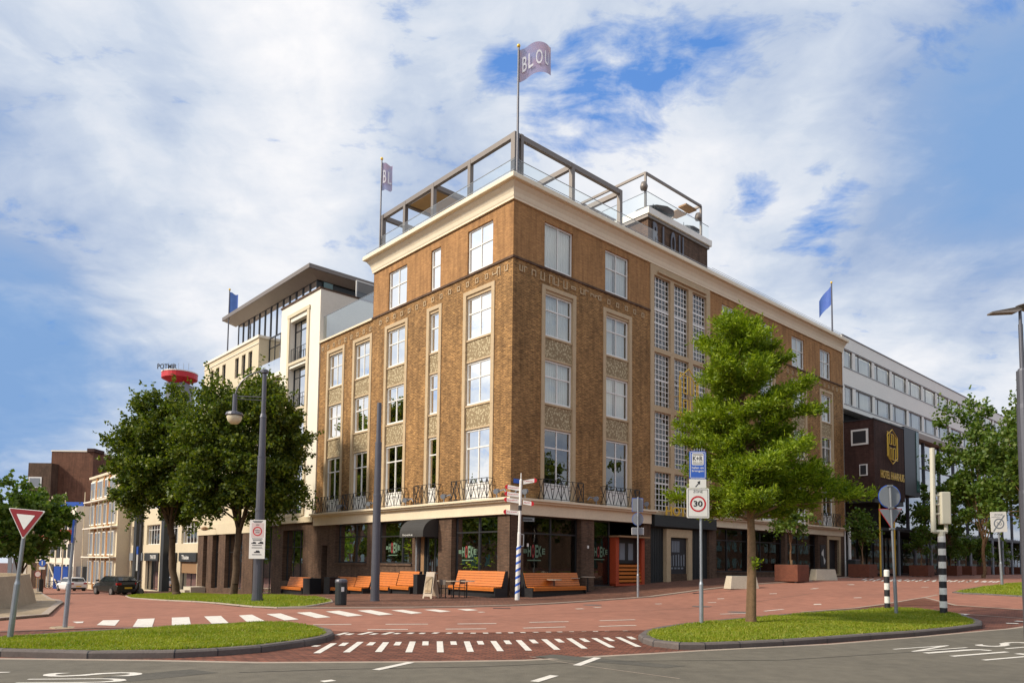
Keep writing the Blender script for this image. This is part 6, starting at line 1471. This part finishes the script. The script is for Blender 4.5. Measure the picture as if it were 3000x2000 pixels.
mb=MB(); mb.box(-.8,-.12,.78,-.1,.12,.86); mb.build('seat',M['black'],t); mb=MB(); mb.tube([(.5,-.32,1.05),(.48,0,1.0),(.5,.32,1.05)],.02,5); mb.cyl((.62,0,.24),(.48,0,1.0),.03,n=6); mb.build('handlebar',M['rim'],t)
def bike(P,rz,lab):
    t=thing('bicycle',lab,'bicycle',P,rz,'bicycles parked beside the white car')
    for x in (-.52,.52):
        mb=MB(); n=16
        mb.tube([(x+.33*math.cos(2*PI*i/n),0,.34+.33*math.sin(2*PI*i/n)) for i in range(n+1)],.02,4); mb.build('wheel',M['tyre'],t)
    mb=MB(); mb.tube([(-.52,0,.34),(-.15,0,.85),(.35,0,.85),(-.1,0,.3),(-.52,0,.34)],.02,5); mb.tube([(.35,0,.85),(.52,0,.34)],.02,5); mb.tube([(.35,0,.85),(.32,0,1.05),(.3,.25,1.05)],.015,5); mb.build('frame',M['black'],t)
    mb=MB(); mb.box(-.28,-.07,.9,-.02,.07,.96); mb.build('saddle',M['black'],t)
for i,x in enumerate((148,156,164)): bike(gt(x,1724),.5+i*.3,['bicycle leftmost of the three parked beside the white car','middle bicycle of the three parked beside the white car','bicycle nearest the nose of the white car'][i])
# ---------------------------------------------------------------- what stands behind the photographer (seen in the window panes)
def backblock(label,u0,v0,u1,v1,h,m):
    t=thing('street_building',label,'building',O,HZ,'buildings across the road behind the photographer')
    mb=MB(); mb.box(u0,v0,-2.5,u1,v1,h); mb.build('wall',M[m],t)
    mb=MB(); mb.box(u0-.2,v0-.2,h,u1+.2,v1+.2,h+.3); mb.build('roof',M['greymetal'],t)
    for z in np.arange(1,h-2,3.2):
        mb=MB()
        n=int((v1-v0)/3)
        for i in range(n): mb.box(u1-.05,v0+i*3+.8,z,u1+.06,v0+i*3+2.3,z+1.8)
        n=int((u1-u0)/3)
        for i in range(n): mb.box(u0+i*3+.8,v1-.05,z,u0+i*3+2.3,v1+.06,z+1.8)
        mb.build('window_row',M['teal'],t)
backblock('brown brick apartment row across the left street, outside the photo',-62,0,-48,230,12,'brick_dk')
backblock('pale apartment row across the main road, outside the photo',-20,-75,60,-60,10,'brick_far')
backblock('long pale block farther along the main road, outside the photo',62,-64,330,-50,12,'brick_dk')
for i,(u,v,hh_) in enumerate(((-36,15,13),(-37,25,14),(-36,36,13),(-37,47,14),(-38,60,13),(-39,74,13),(-3,-35,13),(6,-37,15),(15,-35,14),(25,-37,15),(36,-36,14),(48,-37,15),(62,-37,14))):
    round_tree('avenue_tree','dark avenue tree across the road, outside the photo',W(u,v,zg(u,v)),(0,0,hh_*.58),(4.0,4.0,hh_*.38),3,.25,70,7500,.42,m='leaf_dk',group='avenue trees across the road',seed=60+i,clr=.24,inner=.2)
# ---------------------------------------------------------------- world
w=bpy.data.worlds.new('World'); scn.world=w; w.use_nodes=True; nt=w.node_tree; N=nt.nodes
for n in list(N): N.remove(n)
class WW: pass
ww=WW(); ww.n=N; ww.l=nt.links; ww.t=nt
out=N.new('ShaderNodeOutputWorld'); bg=N.new('ShaderNodeBackground')
sky=N.new('ShaderNodeTexSky'); sky.sky_type='NISHITA'; sky.sun_disc=False
SAZ=R_(-112); SEL=R_(37)   # azimuth from +y clockwise
sky.sun_elevation=SEL; sky.sun_rotation=SAZ; sky.altitude=50; sky.air_density=1; sky.dust_density=.6; sky.ozone_density=1.5
tc=N.new('ShaderNodeTexCoord'); sep=N.new('ShaderNodeSeparateXYZ'); nt.links.new(tc.outputs['Generated'],sep.inputs[0])
def mth(op,a,b=None,c=None,clamp=False):
    m=N.new('ShaderNodeMath'); m.operation=op; m.use_clamp=clamp
    for i,v in enumerate((a,b,c)):
        if v is None: continue
        if isinstance(v,(int,float)): m.inputs[i].default_value=v
        else: nt.links.new(v,m.inputs[i])
    return m.outputs[0]
zc=mth('MAXIMUM',sep.outputs[2],0.0); zq=mth('ADD',zc,.30)
cb=N.new('ShaderNodeCombineXYZ'); nt.links.new(mth('DIVIDE',sep.outputs[0],zq),cb.inputs[0]); nt.links.new(mth('DIVIDE',sep.outputs[1],zq),cb.inputs[1]); nt.links.new(mth('MULTIPLY',zc,1.3),cb.inputs[2])
# gentle domain warp so that the cloud edges curl
wn=N.new('ShaderNodeTexNoise'); wn.inputs['Scale'].default_value=2.2; wn.inputs['Detail'].default_value=4; nt.links.new(cb.outputs[0],wn.inputs['Vector'])
wv=N.new('ShaderNodeVectorMath'); wv.operation='MULTIPLY_ADD'; nt.links.new(wn.outputs['Color'],wv.inputs[0]); wv.inputs[1].default_value=(.24,.24,.24); nt.links.new(cb.outputs[0],wv.inputs[2])
def nz(locn,scl,scale,det,rough):
    m_=N.new('ShaderNodeMapping'); m_.inputs['Location'].default_value=locn; m_.inputs['Scale'].default_value=scl; nt.links.new(wv.outputs[0],m_.inputs[0]); return _noise(ww,m_.outputs[0],scale,det,rough)
big=nz((0,0,0),(1,1,1),1.7,8,.56); mid=nz((5.3,2.1,.7),(1.5,.8,1),2.6,6,.58); fine=nz((1.3,7.7,.2),(1,1.7,1),9,6,.62); low=nz((9.1,3.3,1.7),(1,1,1),.8,3,.5)
def blob(px_,py_,rad,sx=1.0):
    d=ray(px_,py_).normalized(); v=N.new('ShaderNodeVectorMath'); v.operation='DISTANCE'; nt.links.new(tc.outputs['Generated'],v.inputs[0]); v.inputs[1].default_value=d
    m_=N.new('ShaderNodeMapRange'); m_.interpolation_type='SMOOTHSTEP'; m_.inputs[1].default_value=rad; m_.inputs[2].default_value=0; nt.links.new(v.outputs['Value'],m_.inputs[0]); return m_.outputs[0]
def total(L_,op='MAXIMUM'):
    o=L_[0]
    for x in L_[1:]: o=mth(op,o,x)
    return o
holes=total([mth('MULTIPLY',blob(x,y,r),k) for x,y,r,k in ((1600,300,.10,.8),(1730,270,.12,1.0),(1860,240,.11,1.0),(1990,215,.10,.9),(1500,190,.06,.8),(1560,330,.07,.7),(2230,590,.06,.95),(2400,640,.075,1.0),(2440,500,.09,.55),(2340,610,.05,.6))])
soft=total([mth('MULTIPLY',blob(x,y,r),k) for x,y,r,k in ((40,1110,.27,1.4),(330,1110,.20,1.05),(60,880,.2,.45),(80,480,.30,.6),(380,560,.26,.5),(620,330,.22,.35),(520,760,.22,.4),(2960,420,.30,1.0),(2760,960,.2,.45),(1270,560,.22,.42),(2900,620,.2,.6),(2200,60,.25,.3),(1150,130,.2,.2))])
bright=total([mth('MULTIPLY',blob(x,y,r),k) for x,y,r,k in ((250,1260,.17,.9),(820,130,.24,.6),(840,560,.2,.8),(780,850,.2,.6),(1900,430,.22,.6),(2250,300,.25,.5),(2600,1080,.24,.5),(190,110,.16,.7),(2000,620,.2,.5),(2700,150,.25,.35))])
cl=mth('ADD',mth('MULTIPLY',big,1.25),mth('ADD',mth('MULTIPLY',mid,.75),mth('MULTIPLY',fine,.30)))
cl=mth('SUBTRACT',mth('ADD',cl,mth('MULTIPLY',bright,.30)),mth('MULTIPLY',soft,.36))
k=_ramp(ww,cl,.84,1.14); kk=_ramp(ww,cl,1.12,1.46)
ccol=_mix(ww,k,(.33,.43,.63),(.60,.665,.77)); ccol=_mix(ww,kk,ccol,(.90,.895,.91))
k2=_ramp(ww,mth('SUBTRACT',soft,mth('MULTIPLY',mth('SUBTRACT',cl,.80),1.1)),.40,1.0)
ccol=_mix(ww,mth('MULTIPLY',k2,.66),ccol,(.15,.33,.64))
hb=mth('SUBTRACT',mth('MULTIPLY',holes,1.0),mth('MULTIPLY',mth('SUBTRACT',mth('ADD',mth('MULTIPLY',fine,1.0),mth('MULTIPLY',mid,.9)),.95),2.8)); kh=mth('MULTIPLY',_ramp(ww,hb,.40,1.15),.92)
skyc=_mix(ww,1,sky.outputs[0],(.10,.10,.10),'MULTIPLY')
blue=_mix(ww,.7,skyc,(.075,.29,.82))
fin=_mix(ww,kh,ccol,blue)
# sky glow added around the unseen sun for soft fill on the left facade
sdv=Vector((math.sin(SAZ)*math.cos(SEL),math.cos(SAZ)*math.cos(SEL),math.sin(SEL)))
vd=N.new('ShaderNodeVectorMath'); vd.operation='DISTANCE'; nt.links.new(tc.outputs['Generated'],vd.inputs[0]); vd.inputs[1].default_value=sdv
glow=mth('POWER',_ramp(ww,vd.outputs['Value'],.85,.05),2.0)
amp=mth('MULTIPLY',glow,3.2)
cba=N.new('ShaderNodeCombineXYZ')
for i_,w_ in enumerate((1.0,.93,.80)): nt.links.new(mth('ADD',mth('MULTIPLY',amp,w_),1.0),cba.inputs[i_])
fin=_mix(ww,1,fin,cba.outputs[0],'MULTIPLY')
# below the horizon: dull ground tone
fin=_mix(ww,_ramp(ww,sep.outputs[2],-.01,-.06),fin,(.16,.12,.09))
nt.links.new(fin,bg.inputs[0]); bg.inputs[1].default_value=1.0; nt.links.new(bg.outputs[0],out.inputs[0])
sl=bpy.data.lights.new('sun','SUN'); sl.energy=3.7; sl.angle=R_(5); sl.color=(1,.89,.72); so=bpy.data.objects.new('sun',sl); col.objects.link(so)
sd=Vector((math.sin(SAZ)*math.cos(SEL),math.cos(SAZ)*math.cos(SEL),math.sin(SEL))); so.rotation_euler=(-sd).to_track_quat('-Z','Y').to_euler()
# ---------------------------------------------------------------- camera
cd=bpy.data.cameras.new('camera'); cam=bpy.data.objects.new('camera',cd); col.objects.link(cam); scn.camera=cam
m=Matrix((( CR.x,CU.x,-CF.x,0),(CR.y,CU.y,-CF.y,0),(CR.z,CU.z,-CF.z,H),(0,0,0,1))); cam.matrix_world=m
cd.sensor_width=36; cd.lens=FPX/3000*36; cd.shift_y=(CY-1000)/3000; cd.clip_end=3000; cd.clip_start=.1
scn.view_settings.view_transform='Standard'; scn.view_settings.look='None'; scn.view_settings.exposure=.12; scn.view_settings.gamma=1
scn.cycles.max_bounces=8; scn.cycles.transparent_max_bounces=24; scn.cycles.diffuse_bounces=3; scn.cycles.glossy_bounces=3
